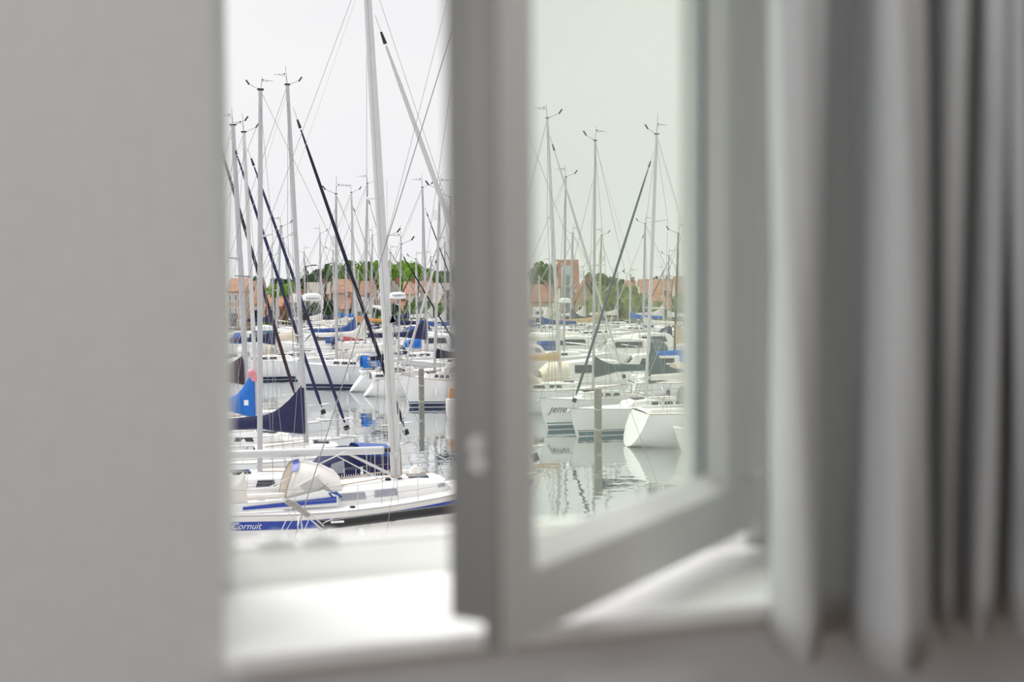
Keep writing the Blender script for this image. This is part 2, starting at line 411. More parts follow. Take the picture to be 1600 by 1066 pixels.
M_ink = mat('ink_canvas', (0.013, 0.014, 0.032), 0.85, var=0.2, scale=5)
M_blue = mat('bright_blue_canvas', (0.02, 0.16, 0.56), 0.85, var=0.12, scale=4)
M_midblue = mat('mid_blue_canvas', (0.045, 0.10, 0.30), 0.85, var=0.12, scale=4)
M_teal = mat('grey_teal_canvas', (0.06, 0.10, 0.12), 0.85, var=0.12)
M_maroon = mat('maroon_canvas', (0.05, 0.03, 0.045), 0.85)
M_beige = mat('beige_canvas', (0.76, 0.68, 0.56), 0.9, var=0.05)
M_pale = mat('pale_canvas', (0.80, 0.77, 0.72), 0.9, var=0.05)
M_greycanvas = mat('grey_canvas', (0.36, 0.33, 0.30), 0.9, var=0.15, scale=8, bump=0.3)
M_tan = mat('tan_canvas', (0.62, 0.44, 0.24), 0.9)
M_sail = mat('furled_white_sail', (0.60, 0.58, 0.56), 0.8, var=0.04)
M_stripe = mat('blue_stripe', (0.018, 0.055, 0.36), 0.3, var=0.05)
M_stripe2 = mat('dark_boot_stripe', (0.02, 0.035, 0.10), 0.3, var=0.05)
M_stripe3 = mat('teal_boot_stripe', (0.06, 0.17, 0.22), 0.3, var=0.05)
M_winglass = mat('cabin_window', (0.05, 0.055, 0.065), 0.08, var=0.1)
M_winlight = mat('cabin_window_pale', (0.36, 0.37, 0.42), 0.15, var=0.2, scale=6)
M_vinyl = glass_mat('clear_vinyl', (0.86, 0.87, 0.88), 0.10, (0.6, 0.6, 0.6), 0.06, 0.05)
M_black = mat('black_plastic', (0.012, 0.012, 0.013), 0.45)
M_spar = mat('black_spar', (0.014, 0.014, 0.014), 0.22, var=0.1)
M_red = mat('red_cloth', (0.55, 0.05, 0.06), 0.8)
M_pink = mat('pink_buoy', (0.75, 0.30, 0.33), 0.6)
M_orange = mat('orange_cloth', (0.75, 0.30, 0.05), 0.8)
M_letter = mat('white_lettering', (0.85, 0.85, 0.88), 0.5, var=0.0)
M_letter2 = mat('dark_lettering', (0.10, 0.11, 0.12), 0.5, var=0.0)
M_wood = mat('weathered_pile', (0.25, 0.245, 0.215), 0.85, var=0.22, scale=7, bump=0.4)
M_olive = mat('olive_paint', (0.20, 0.16, 0.05), 0.6)

def at_dz(px, D, z):
    k = (px - 800) / F; dz = z - CAMZ
    X = -(D * (_r.y - k * _f.y) + dz * (_r.z - k * _f.z)) / (_r.x - k * _f.x)
    return Vector((X, D, z))
def sm(x): x = max(0, min(1, x)); return x * x * (3 - 2 * x)

def cabw(a):
    ks = ((-9, 1), (0, 1), (.1, 1), (.5, .97), (.75, .84), (.93, .66), (1, .55), (9, .55))
    for (a0, w0), (a1, w1) in zip(ks, ks[1:]):
        if a0 <= a <= a1: return w0 + (w1 - w0) * (a - a0) / (a1 - a0)

class Hull:
    def __init__(s, L, B, fb, tr=0.25, rake=0.9, stern=0.72, sheer=0.25, zk=-0.35, over=0.0):
        s.over = over; s.L, s.B, s.fb, s.tr, s.rake, s.stern, s.sheer, s.zk = L, B, fb, tr, rake, stern, sheer, zk
    def hb(s, q):
        if q < 0.42: return s.B / 2 * (s.stern + (1 - s.stern) * sm(q / 0.42) ** 0.8)
        return s.B / 2 * max(0.012, 1 - ((q - 0.42) / 0.58) ** 2.15)
    def zs(s, q): return s.fb * (1 + s.sheer * max(0, (q - 0.3) / 0.7) ** 1.7 + 0.05 * max(0, 0.3 - q))
    def zk_(s, q): return s.zk + (s.over - s.zk) * (1 - sm(q / 0.30))
    def pt(s, q, v, side, off=0.0):
        v = max(0.0, v)
        round_ = (1 - (1 - min(v, 1)) ** 2.6) ** 0.52; vee = 0.10 * v ** .3 + 0.90 * v ** 0.80
        k = sm((q - 0.45) / 0.5)
        y = s.hb(q) * (round_ * (1 - k) + vee * k)
        xa = -s.L / 2 + (s.tr * v if s.tr > 0 else -s.tr * (1 - v)); xb = s.L / 2 - s.rake * (1 - v) ** 1.3
        zk = s.zk_(q)
        return Vector((xa + (xb - xa) * q, side * (y + off), zk + (s.zs(q) - zk) * v))
    def v_at(s, q, z): return (z - s.zk_(q)) / (s.zs(q) - s.zk_(q))
    def q_at(s, x): return max(0, min(1, (x + s.L / 2 - max(0, s.tr)) / (s.L - max(0, s.tr))))
    def shell(s, n, m):
        w = MB(); qs = [i / (n - 1) for i in range(n)]
        vs = [(j / (m - 1)) ** 1.5 for j in range(m)]
        for side in (-1, 1): w.loft([[s.pt(q, v, side) for v in vs] for q in qs])
        w.loft([[s.pt(0, v, -1) for v in vs], [s.pt(0, v, 1) for v in vs]])
        return w
    def deck(s, n):
        w = MB(); rows = []
        for i in range(n):
            q = i / (n - 1); p = s.pt(q, 1, 1); h = p.y
            rows.append([Vector((p.x, -h, p.z)), Vector((p.x, -h * .5, p.z + .05 * h)), Vector((p.x, 0, p.z + .07 * h)), Vector((p.x, h * .5, p.z + .05 * h)), Vector((p.x, h, p.z))])
        w.loft(rows); return w
    def band(s, q0, q1, z0, z1, n=12, off=0.008, sides=(-1, 1), rel=False):
        w = MB()
        for side in sides:
            rows = []
            for i in range(n):
                q = q0 + (q1 - q0) * i / (n - 1)
                if rel: va, vb = s.v_at(q, s.zs(q) - z0), s.v_at(q, s.zs(q) - z1)
                else: va, vb = s.v_at(q, z0), s.v_at(q, z1)
                rows.append([s.pt(q, va, side, off), s.pt(q, vb, side, off)])
            w.loft(rows)
        return w

def rope_sag(a, b, sag, n=8):
    a, b = Vector(a), Vector(b)
    return [a.lerp(b, i / n) - Vector((0, 0, sag * 4 * (i / n) * (1 - i / n))) for i in range(n + 1)]

def sail_cover(w, x0, x1, z, peak, r, peaklen=1.1, drop=0.12):
    rows = []
    for i in range(15):
        a = i / 14; d = abs(x1 - x0) * a
        x = x0 + (x1 - x0) * a
        up = r * 1.5 * (1 - 0.55 * a) + (peak * max(0, 1 - d / peaklen) ** 1.8)
        dn = drop + (0.22 * max(0, 1 - d / peaklen) ** 0.7 if peak > .3 else 0)
        wd = r * (1 - 0.5 * a) * (1 - 0.25 * max(0, 1 - d / peaklen)) * (1 + 0.06 * math.sin(i * 2.1))
        ring = []
        for k in range(10):
            t = 2 * math.pi * k / 10; c, s_ = math.cos(t), math.sin(t)
            ring.append(Vector((x, wd * s_ * (0.55 if c > 0.5 else 1), z + (up * c if c > 0 else dn * c))))
        rows.append(ring)
    w.loft(rows, True, True)

def hood(w, xs, hs, wid, z, zl=None):
    rows = []
    for x, h, b in zip(xs, hs, wid):
        rows.append([Vector((x, b * math.cos(t), z + h * (max(0, math.sin(t)) ** 0.62))) for t in [math.pi * k / 12 for k in range(13)]])
    w.loft(rows)

def masthead(w, p, sc_, r, rng):
    p = Vector(p)
    w.box(p + Vector((0, 0, .02)), (r * 2.2, r * 1.2, .05))
    w.tube([p, p + Vector((-0.05, 0.02, 0.75 * sc_ * rng.uniform(0.5, 1)))], 0.006 * sc_)
    a = rng.uniform(0, 6.28); d = Vector((math.cos(a), math.sin(a), 0)) if rng else Vector((1, 0, 0))
    q = p + Vector((0.42 * sc_, 0.1, 0.18 * sc_)); w.tube([p, q], 0.007 * sc_)
    w.box(q + Vector((.05, 0, .07)) * sc_, (.05 * sc_, .02 * sc_, .16 * sc_), (Vector((.8, 0, -.6)), Vector((0, 1, 0)), Vector((.6, 0, .8))))
    w.ball(q, .035 * sc_, 6, 4)
    q = p + Vector((-0.30 * sc_, -0.06, 0.34 * sc_)); w.tube([p, p + Vector((-.04, 0, .3 * sc_)), q], 0.006 * sc_)
    w.tube([q + Vector((-.16, 0, 0)) * sc_, q + Vector((.20, 0, .03)) * sc_], 0.006 * sc_); w.ball(q + Vector((.2, 0, .03)) * sc_, .03 * sc_, 6, 4)

def radome(parent, p, s_=1.0, label_text=False, stripe=None):
    w = MB(); p = Vector(p)
    w.loft([[p + Vector((r * math.cos(k * math.pi / 8), r * math.sin(k * math.pi / 8), z)) for k in range(16)] for r, z in ((.18 * s_, 0), (.30 * s_, .03 * s_), (.30 * s_, .15 * s_), (.25 * s_, .22 * s_), (.12 * s_, .25 * s_))], True, True)
    o = w.build('radar_dome', M_gel, parent, smooth=50)
    if stripe:
        w = MB(); w.loft([[p + Vector((.305 * s_ * math.cos(k * math.pi / 8), .305 * s_ * math.sin(k * math.pi / 8), z * s_)) for k in range(16)] for z in (-.03, .06)], True, True)
        w.build('radar_band', stripe, o)
    return o

NB = [0]
BERTHS = []
def rect(p, h, L, B):
    c, s_ = math.cos(h), math.sin(h)
    return [(p.x + c * a * L / 2 - s_ * b * B / 2, p.y + s_ * a * L / 2 + c * b * B / 2) for a, b in ((-1, -1), (1, -1), (1, 1), (-1, 1))]
def clash(r1, r2):
    for r in (r1, r2):
        for i in range(4):
            ax = (r[(i + 1) % 4][1] - r[i][1], r[i][0] - r[(i + 1) % 4][0])
            a_ = [q[0] * ax[0] + q[1] * ax[1] for q in r1]; b_ = [q[0] * ax[0] + q[1] * ax[1] for q in r2]
            if max(a_) < min(b_) or max(b_) < min(a_): return False
    return True
def free(p, h, L, B): return not any(clash(rect(p, h, L, B), q) for q in BERTHS)
def boat(label, base, top, hd=None, bow=None, L=9.0, mxf=0.10, B=None, fb=1.15, tr=0.35, rake=0.9, hm=None, boot=None, sheerband=None,
         mast_px=6, mm=None, spread=(0.48,), furl=None, furl_r=0.055, fst=None, fst2=None, boom=None, cabin=True, ch=0.36, win=2, wm=None, spray=None,
         radar=None, radar_band=None, reflector=None, detail=1, rails=True, back=True, shroud=True, group=None, vang=False, stern=0.72, flag=None, sheer=0.25, diam=True, mastz=None, mast_on=True, nudge=False):
    """base=(px, distance) of the mast foot, top=(px, py) of the masthead, bow=(px, distance)"""
    NB[0] += 1
    rng = random.Random(NB[0] * 17 + 3)
    px, D = base
    zd = fb * 1.06
    zm = mastz if mastz else zd + (ch if cabin else 0.05)
    foot = at_dz(px, D, zm)
    if bow:
        bp = at_dz(bow[0], bow[1], fb * (1 + sheer)); v = bp - foot; v.z = 0
        hd = math.degrees(math.atan2(v.y, v.x)); L = (v.length + 0.12) / (0.5 - mxf)
    B = B or L * 0.31
    h = math.radians(hd)
    mx = L * mxf
    loc = foot - Vector((math.cos(h) * mx, math.sin(h) * mx, 0)); loc.z = 0
    if nudge:
        for dD in (0, 2, -2, 4, -4, 6, -6, 8, -8, 10, -10, 12, -12, 14, -14):
            if not 86 < D + dD < 146.5: continue
            foot = at_dz(px, D + dD, zm); loc = foot - Vector((math.cos(h) * mx, math.sin(h) * mx, 0)); loc.z = 0
            if free(loc, h, L, B): D += dD; break
        else: print('NO BERTH', label); foot = at_dz(px, D, zm); loc = foot - Vector((math.cos(h) * mx, math.sin(h) * mx, 0)); loc.z = 0
    elif not free(loc, h, L * .96, B * .8): print('CLASH', label)
    BERTHS.append(rect(loc, h, L, B))
    root = thing('sailing_boat', label, 'boat', loc, h, group)
    rot = Matrix.Rotation(-h, 3, 'Z')
    def lc(p): return rot @ (Vector(p) - loc)
    H = Hull(L, B, fb, tr, rake, stern, sheer)
    H.loc, H.rot = lc, rot
    hm = hm or M_gel
    fender_m = rng.choice((M_gel, M_navy, M_gel2, M_midblue))
    far = detail == 0
    n, m = (9, 5) if far else (18, 9)
    hull = H.shell(n, m).build('hull', hm, root, smooth=50)
    H.deck(n).build('deck', M_deck, root, smooth=50)
    if boot: H.band(0.02, 0.985, 0.03, 0.03 + 0.17, 8 if far else 14).build('boot_stripe', boot, hull)
    if sheerband: H.band(0.0, 0.98, 0.10, 0.10 + 0.16, 16, rel=True).build('sheer_stripe', sheerband, hull)
    if not far:
        w = MB()
        for side in (-1, 1): w.tube([H.pt(i / 15, 1, side, 0.006) + Vector((0, 0, .012)) for i in range(16)], 0.018, 4)
        w.build('toe_rail', M_teak if rng.random() < .5 else M_alu, root)
    # cabin trunk
    wc = B * 0.30
    def deckz(x): return H.zs(H.q_at(x)) + 0.02
    x0, x1 = mx - L * 0.20, mx + L * 0.14
    if cabin:
        rows = []
        for a, hh, ww in ((0, .9, 1), (.1, 1.0, 1), (.5, 1, .97), (.75, .92, .84), (.93, .72, .66), (1.0, .04, .55)):
            x = x0 + (x1 - x0) * a; z = deckz(x) - .02; hgt = ch * hh; b = wc * ww
            rows.append([Vector((x, -b, z)), Vector((x, -b * .93, z + hgt * .82)), Vector((x, -b * .78, z + hgt)), Vector((x, 0, z + hgt * 1.10)), Vector((x, b * .78, z + hgt)), Vector((x, b * .93, z + hgt * .82)), Vector((x, b, z))])
        w = MB(); w.loft(rows)
        w.f.append(tuple(range(7)))
        cab = w.build('cabin_trunk', M_deck, root, smooth=40)
        for side in (-1, 1):
            for k in range(win):
                a0 = x0 + (x1 - x0) * (0.08 + 0.62 * k / win); a1 = a0 + (x1 - x0) * 0.62 / win * 0.8
                z = deckz(a0) + ch * .30; dz = ch * .40
                def yy(x): return side * (wc * cabw((x - x0) / (x1 - x0)) * .972 + 0.004)
                w = MB(); w.prism([Vector((a0, yy(a0), z)), Vector((a1, yy(a1), z)), Vector((a1 - .06, yy(a1) * .975, z + dz)), Vector((a0 + .05, yy(a0) * .975, z + dz))], (0, side * .012, 0))
                w.build('cabin_window', wm or M_winglass, cab)
        if not far:
            w = MB(); w.box((mx + L * .055, 0, deckz(mx) + ch * 1.05), (.5, .5, .05)); w.build('hatch', M_winglass, cab, bevel=.01)
            w = MB()
            for side in (-1, 1): w.tube([(x0 + .3, side * wc * .55, deckz(x0) + ch * 1.07), (x0 + (x1 - x0) * .6, side * wc * .5, deckz(x1) + ch * 1.02)], .014, 4)
            w.build('grab_rail', M_teak, cab)
    # cockpit coaming
    xc0 = -L * .40
    w = MB()
    for side in (-1, 1):
        w.box(((xc0 + x0) / 2, side * wc * .86, deckz(x0) + .06), (x0 - xc0, .16, .20))
    w.box((xc0, 0, deckz(xc0) + .02), (.14, wc * 1.7, .14))
    w.build('cockpit_coaming', M_deck, root, bevel=0 if far else .02)
    w = MB(); w.box(((xc0 + x0) / 2, 0, deckz(x0) - .0), (x0 - xc0 - .1, wc * 1.5, .08)); w.build('cockpit_sole', M_teak if rng.random() < .7 else M_greycanvas, root)
    if cabin:
        w = MB(); w.box((x0 - .02, 0, deckz(x0) + ch * .45), (.06, .62, ch * .9)); w.build('companionway', M_winglass, root)
    if not far:
        for side in (-1, 1):
            for q in ((.22, .40, .58) if rng.random() < .6 else (.3, .5)):
                c = H.pt(q, .62, side, .12); w = MB()
                w.loft([[c + Vector((r_ * math.cos(k * 1.047), r_ * math.sin(k * 1.047), z_)) for k in range(6)] for r_, z_ in ((.03, -.30), (.10, -.24), (.10, .22), (.03, .28))], True, True)
                w.tube([c + Vector((0, 0, .28)), H.pt(q, 1, side, 0)], .010, 3)
                w.build('fender', fender_m, root, smooth=60)
        w = MB(); b_ = Vector((L / 2, 0, H.zs(1) + .02)); w.tube([b_ + Vector((-.5, .08, .03)), b_ + Vector((.12, .08, .0))], .025, 5); w.prism([b_ + Vector((.02, -.06, -.02)), b_ + Vector((.02, .22, -.02)), b_ + Vector((.18, .08, -.24))], (.03, 0, .02)); w.build('anchor', M_steel, root)
    if not far:
        w = MB(); w.tube([Vector((xc0 + .8, 0, deckz(x0))), Vector((xc0 + .75, 0, deckz(x0) + .55))], .05, 6)
        cpt = Vector((xc0 + .7, 0, deckz(x0) + .55))
        w.tube([cpt + Vector((0, .42 * math.cos(k * math.pi / 8), .42 * math.sin(k * math.pi / 8))) for k in range(17)], .016, 4)
        w.build('steering_wheel', M_steel, root)
    if spray:
        w = MB(); z = deckz(x0) + ch * .75
        hood(w, [x0 - .75, x0 - .35, x0 + .15, x0 + .5], [.72, .74, .55, .10], [wc * .92, wc * .95, wc * .92, wc * .85], z)
        sp = w.build('sprayhood', spray, root, smooth=60)
        for side in (-1, 1):
            w = MB(); w.add([Vector((x0 - .3, side * (wc * .955 + .005), z + .1)), Vector((x0 + .15, side * (wc * .925 + .01), z + .08)), Vector((x0 + .05, side * (wc * .86 + .02), z + .36)), Vector((x0 - .3, side * (wc * .88 + .02), z + .46))], [(0, 1, 2, 3)])
            w.build('sprayhood_window', M_winlight, sp)
    # mast
    tp = lc(at_d(top[0], top[1], D)); ft = lc(foot)
    Hm = (tp - ft).length
    r = mast_px * D / F / 2
    mm = mm or M_alu
    mast = None
    if mast_on:
        w = MB(); w.tube([ft, ft.lerp(tp, .35), ft.lerp(tp, .7), tp], [r, r, r * .95, r * .72], 6 if far else 10, 0.75)
        mast = w.build('mast', mm, root, smooth=60)
        w = MB(); masthead(w, tp, max(.75, min(1.6, D / 45)), r, rng); w.build('masthead_gear', M_black, mast)
    wr = max(.003, .00017 * D) * (0.9 if far else 1)
    chain = [Vector((mx - .15, s_ * B * .44, deckz(mx))) for s_ in (-1, 1)]
    tips = []
    if mast_on:
        for fr in spread:
            for s_ in (-1, 1):
                c = ft.lerp(tp, fr); ln = B * .40 * (1.0 - .25 * fr)
                t_ = c + Vector((-.18, s_ * ln, .04))
                w = MB(); w.tube([c, t_], [max(.035, r * .45), max(.02, r * .25)], 6, .5)
                w.build('spreader', M_wire if rng.random() < .4 else mm, mast)
                tips.append((fr, s_, t_))
    if shroud and mast_on:
        for s_ in (0, 1):
            sd = (-1, 1)[s_]
            path = [chain[s_]] + [t_ for fr, k, t_ in sorted(tips, key=lambda q: q[0]) if k == sd] + [ft.lerp(tp, .97)]
            w = MB(); w.tube(path, wr, 4); w.build('shroud', M_wire, root)
            w = MB(); w.tube([chain[s_] + Vector((-.4, 0, 0)), ft.lerp(tp, spread[0] * .97)], wr, 4); w.build('shroud', M_wire, root)
    # forestay and furled sail
    bowp = Vector((L / 2 - .12, 0, H.zs(1) + .05))
    ftop = lc(at_d(fst[0], fst[1], D)) if fst else ft.lerp(tp, .93)
    w = MB(); w.tube([bowp, ftop], wr, 4); stay = w.build('forestay', M_wire, root)
    if fst2:
        w = MB(); w.tube([bowp + Vector((-.1, 0, 0)), lc(at_d(fst2[0], fst2[1], D))], wr, 4); w.build('forestay', M_wire, root)
    if furl:
        ks = (.045, .08, .3, .6, .85, .935); rr = (.5, 1.0, 1.0, .95, .75, .4)
        w = MB(); w.tube([bowp.lerp(ftop, k) for k in ks], [furl_r * q for q in rr], 6 if far else 8)
        fs = w.build('furled_sail', furl, root, smooth=60)
        w = MB(); w.tube([bowp.lerp(ftop, .02), bowp.lerp(ftop, .035)], .10, 10); w.build('furler_drum', M_black, fs)
        w = MB(); w.tube([bowp.lerp(ftop, .94), bowp.lerp(ftop, .965)], [.05, .03], 6); w.build('halyard_swivel', M_black, fs)
    if back:
        w = MB(); a = Vector((-L / 2 + .2, 0, deckz(-L / 2)))
        w.tube([a, tp], wr, 4)
        w.build('backstay', M_wire, root)
    if boom:
        bl, bz = boom.get('len', L * .40), zm + boom.get('h', .75)
        g = ft + (tp - ft) * ((bz - zm) / (tp.z - zm)) + Vector((-r - .02, 0, 0)); e = Vector((g.x - bl, boom.get('swing', 0), bz + boom.get('rise', 0.05)))
        br = boom.get('r', .065)
        w = MB(); w.tube([g + Vector((-.12, 0, 0)), e], br, 6 if far else 10, 1.0)
        bo = w.build('boom', boom.get('mat', mm), root, smooth=60)
        if not far:
            w = MB(); w.tube([g + Vector((.02, 0, 0)), g + Vector((-.3, 0, 0))], br * .62, 8); w.build('gooseneck', M_black, bo)
            w = MB(); w.tube([e + Vector((.4, 0, -.03)), Vector((e.x + .55, 0, deckz(x0) + .1))], .015, 4); w.build('mainsheet', M_rope, bo)
        if boom.get('cover'):
            w = MB(); sail_cover(w, g.x + .06, e.x + .15, bz + br, boom.get('peak', .5), boom.get('cr', .17), boom.get('pl', 1.1))
            w.build('sail_cover', boom['cover'], bo, smooth=70)
        w = MB(); w.tube([e, ft.lerp(tp, .985)], wr * .8, 4); w.build('topping_lift', M_rope, bo)
        if vang:
            w = MB(); w.tube([g + Vector((-1.0, 0, -.05)), ft + Vector((-.08, 0, .12))], .035, 8); w.build('vang', M_alu2, bo)
    if rails:
        st_r = max(.011, .00016 * D)
        qs = [.12, .3, .46, .62, .76] if not far else [.2, .5, .75]
        for side in (-1, 1):
            ptop = []
            for q in qs:
                b0 = H.pt(q, 1, side, -.06); t0 = b0 + Vector((0, 0, .6))
                ptop.append(t0)
                if not far:
                    w = MB(); w.tube([b0, t0], st_r, 5); w.build('stanchion', M_steel, root)
            b1 = H.pt(.90, 1, side, -.03) + Vector((0, 0, .62)); b2 = H.pt(.03, 1, side, -.05) + Vector((0, 0, .62))
            w = MB(); w.tube([b2] + ptop + [b1], wr * .8, 4)
            if not far: w.tube([p - Vector((0, 0, .3)) for p in [b2] + ptop + [b1]], wr * .8, 4)
            w.build('lifeline', M_wire, root)
        pr = max(.014, .00022 * D)
        w = MB(); a = [H.pt(.88, 1, -1, -.03), H.pt(.88, 1, -1, -.03) + Vector((0, 0, .62)), H.pt(.97, 1, -1, .03) + Vector((.05, 0, .66)), H.pt(1, 1, 1, 0) + Vector((.1, 0, .67)), H.pt(.97, 1, 1, .03) + Vector((.05, 0, .66)), H.pt(.88, 1, 1, -.03) + Vector((0, 0, .62)), H.pt(.88, 1, 1, -.03)]
        w.tube(a, pr, 5)
        for side in (-1, 1): w.tube([H.pt(.96, 1, side, -.01), H.pt(.96, 1, side, .02) + Vector((.03, 0, .65))], pr * .8, 4)
        w.build('pulpit', M_steel, root)
        w = MB(); a = [H.pt(.10, 1, -1, -.05), H.pt(.10, 1, -1, -.05) + Vector((0, 0, .62)), H.pt(.0, 1, -1, -.06) + Vector((.05, 0, .64)), H.pt(.0, 1, 1, -.06) + Vector((.05, 0, .64)), H.pt(.10, 1, 1, -.05) + Vector((0, 0, .62)), H.pt(.10, 1, 1, -.05)]
        w.tube(a, pr, 5); w.build('pushpit', M_steel, root)
    if radar:
        c = ft.lerp(tp, radar); radome(mast, c + Vector((r + .33, 0, 0)), 1.0, stripe=radar_band)
        w = MB(); w.box(c + Vector((r + .12, 0, -.03)), (.35, .14, .05)); w.build('radar_bracket', M_alu, mast)
    if reflector:
        c = ft.lerp(tp, reflector); w = MB(); w.tube([c + Vector((r + .17, 0, -.25)), c + Vector((r + .17, 0, .3))], .13, 10); w.build('radar_reflector', M_gel, mast, smooth=50)
    if flag:
        a = Vector((-L / 2 + .1, .3, deckz(-L / 2))); w = MB(); w.tube([a, a + Vector((-.25, 0, 1.5))], .016, 5); fl = w.build('flag_staff', M_teak, root)
        rows = []
        for i in range(6): rows.append([a + Vector((-.25 - .09 * i, .04 * math.sin(i * 1.5), 1.45 - .05 * i)), a + Vector((-.2 - .06 * i, .05 * math.sin(i * 1.5 + 1), .95 - .1 * i))])
        w = MB(); w.loft(rows); w.build('ensign', flag, fl)
    return root, H, dict(mx=mx, L=L, B=B, x0=x0, x1=x1, wc=wc, ft=ft, tp=tp, deckz=deckz, bow=bowp, zm=zm, wr=wr, r=r)

# ------------------------------------------------------------------ nearest boat, mostly below the sill: black boom, stays
rootN, HN, pN = boat('nearest boat under the sill, black boom and thin stays, mast behind the open sash', (772, 26.5), (734, -42), bow=(1050, 27.6), fb=1.22, mxf=.08,
    hm=M_gel2, ch=.34, win=2, mast_px=15, spread=(.33, .62), fst=(734, -42), boom=None, rails=False, spray=None, back=False)
def NL(px, py, D): return HN.loc(at_d(px, py, D))
a, b = NL(504, 821, 25.3), NL(718, 794, 26.35); g = NL(766, 788, 26.5)
w = MB(); w.tube([a, a.lerp(b, .12), b, g], [.085, .10, .10, .10], 14)
bo = w.build('boom', M_spar, rootN, smooth=50)
w = MB(); w.tube([a + (a - b).normalized() * .06, a + (b - a) * .03], .105, 12); w.ball(a + Vector((-.02, 0, .02)), .11, 8, 5); w.build('boom_end', M_black, bo)
w = MB(); w.box(a.lerp(b, .10) + Vector((0, -.102, .05)), (.26, .012, .04)); w.build('boom_label', M_letter, bo)
for k in (.33, .5, .88):
    w = MB(); c = a.lerp(b, k) - Vector((0, 0, .10)); w.tube([c + Vector((.03 * math.cos(t), 0, -.03 + .03 * math.sin(t))) for t in [i * math.pi / 5 for i in range(11)]], .007, 4); w.build('boom_eye', M_steel, bo)
w = MB(); w.tube([NL(447, 783, 25.1), NL(458, 788, 25.1), NL(473, 799, 25.15), NL(480, 805, 25.2), NL(486, 803, 25.2)], [.06, .068, .06, .058, .02], 10, 1.0)
w.build('rolled_canvas', M_greycanvas, rootN, smooth=60)
for (x0_, y0_, x1_, y1_, m_, r_) in ((456, 793, 434, 842, M_alu2, .010), (485, 806, 466, 852, M_alu2, .010), (484, 803, 506, 822, M_steel, .014), (460, 790, 515, 838, M_alu2, .013), (514, 828, 535, 842, M_rope, .012),
                                     (505, 818, 546, 797, M_rope, .008), (460, 842, 507, 826, M_wire, .006), (447, 783, 441, 778, M_rope, .02)):
    w = MB(); w.tube([NL(x0_, y0_, 25.15), NL(x1_, y1_, 25.2)], r_, 6); w.build('boom_strut', m_, rootN)
for (x0_, y0_, x1_, y1_, r_) in ((454, 862, 734, -42, .011), (600, 862, 730, -42, .005)):
    w = MB(); w.tube([NL(x0_, y0_, 25.1), NL(x1_, y1_, 26.5)], r_, 5); w.build('backstay', M_wire, rootN)
w = MB(); w.tube([NL(600, 390, 25.7), NL(704, -20, 26.4)], .0045, 4); w.build('topping_lift', M_wire, rootN)

# ------------------------------------------------------------------ the white boat with the blue stripe
rootA, HA, pA = boat('large white boat in front with bright blue sheer stripe, beige sprayhood and tallest mast', (619, 31.8), (571, -60), hd=14, L=9.7, mxf=.105, fb=1.40, tr=.5, rake=1.5, B=2.9,
    hm=M_gel2, mast_px=16, mm=M_alu2, spread=(.335, .55), furl=M_sail, furl_r=.072, fst=(586, 24), fst2=(590, -10), ch=.42, win=0, wm=M_winlight, rails=True,
    boom=dict(len=4.6, h=.76, r=.10, mat=M_alu2), vang=True, sheer=.40, spray=None)
HA.band(0.0, 0.97, 0.13, 0.33, 20, rel=True).build('sheer_stripe', M_stripe, rootA)
HA.band(0.0, 0.97, 0.355, 0.385, 20, off=.01, rel=True).build('rubbing_strake', M_gel, rootA)
# name on the stripe
q = HA.q_at(HA.loc(at_dz(390, 29.6, 1.2)).x); p0 = HA.pt(q, HA.v_at(q, HA.zs(q) - .235), -1, .015)
p1 = HA.pt(q + .05, HA.v_at(q + .05, HA.zs(q + .05) - .235), -1, .015)
dd = p1 - p0
text_mesh('Cornuit', .215, 'boat_name', M_letter, rootA, p0, (math.radians(86), -math.atan2(dd.z, dd.x), math.atan2(dd.y, dd.x)), .35, 1.0)
dz_, x0, wc, ch = pA['deckz'], pA['x0'], pA['wc'], .42
for side in (-1, 1):
    for a0, a1 in ((-1.48, -.86), (-.66, -.08), (.95, 1.15)):
        xa_, xb_ = pA['mx'] + a0, pA['mx'] + a1
        f_ = lambda x: side * (wc * cabw((x - x0) / (pA['x1'] - x0)) * .972 + .008)
        z_ = dz_(xa_) + .14; h_ = .17 if a1 < 0 else .09
        w = MB(); w.prism([Vector((xa_, f_(xa_), z_)), Vector((xb_, f_(xb_), z_ + .02)), Vector((xb_ - .04, f_(xb_) * .975, z_ + h_ + .02)), Vector((xa_ + .02, f_(xa_) * .975, z_ + h_))], (0, side * .012, 0))
        w.build('cabin_window', M_winlight, rootA)
# windscreen, sprayhood and cockpit covers
xw = pA['mx'] - 1.80                        # foot of the windscreen
zc = dz_(xw) + .38
w = MB()
for side in (-1, 1): w.prism([Vector((xw + .25, side * wc * 1.06, dz_(xw) + .05)), Vector((xw - 3.1, side * wc * 1.10, dz_(xw) + .05)), Vector((xw - 3.1, side * wc * 1.10, dz_(xw) + .16)), Vector((xw - .9, side * wc * 1.08, dz_(xw) + .30)), Vector((xw - .1, side * wc * 1.06, dz_(xw) + .46)), Vector((xw + .25, side * wc * 1.06, dz_(xw) + .30))], (0, side * .05, 0))
co = w.build('coaming', M_gel, rootA)
for side in (-1, 1):
    w = MB(); y = side * (wc * 1.08 + .065)
    w.prism([Vector((xw + .2, y, dz_(xw) + .15)), Vector((xw - 2.0, y, dz_(xw) + .08)), Vector((xw - 2.0, y, dz_(xw) + .15)), Vector((xw - .1, y, dz_(xw) + .27)), Vector((xw + .2, y, dz_(xw) + .30))], (0, side * .01, 0))
    w.build('coaming_stripe', M_stripe, co)
for side in (-1, 1):
    w = MB(); w.prism([Vector((xw + .0, side * wc * 1.04, zc)), Vector((xw + .22, side * wc * 1.0, zc + .02)), Vector((xw + .36, side * wc * .98, zc - .12)), Vector((xw + .12, side * wc * 1.04, zc - .14))], (0, side * .08, 0))
    w.build('coaming_corner', M_midblue, co)
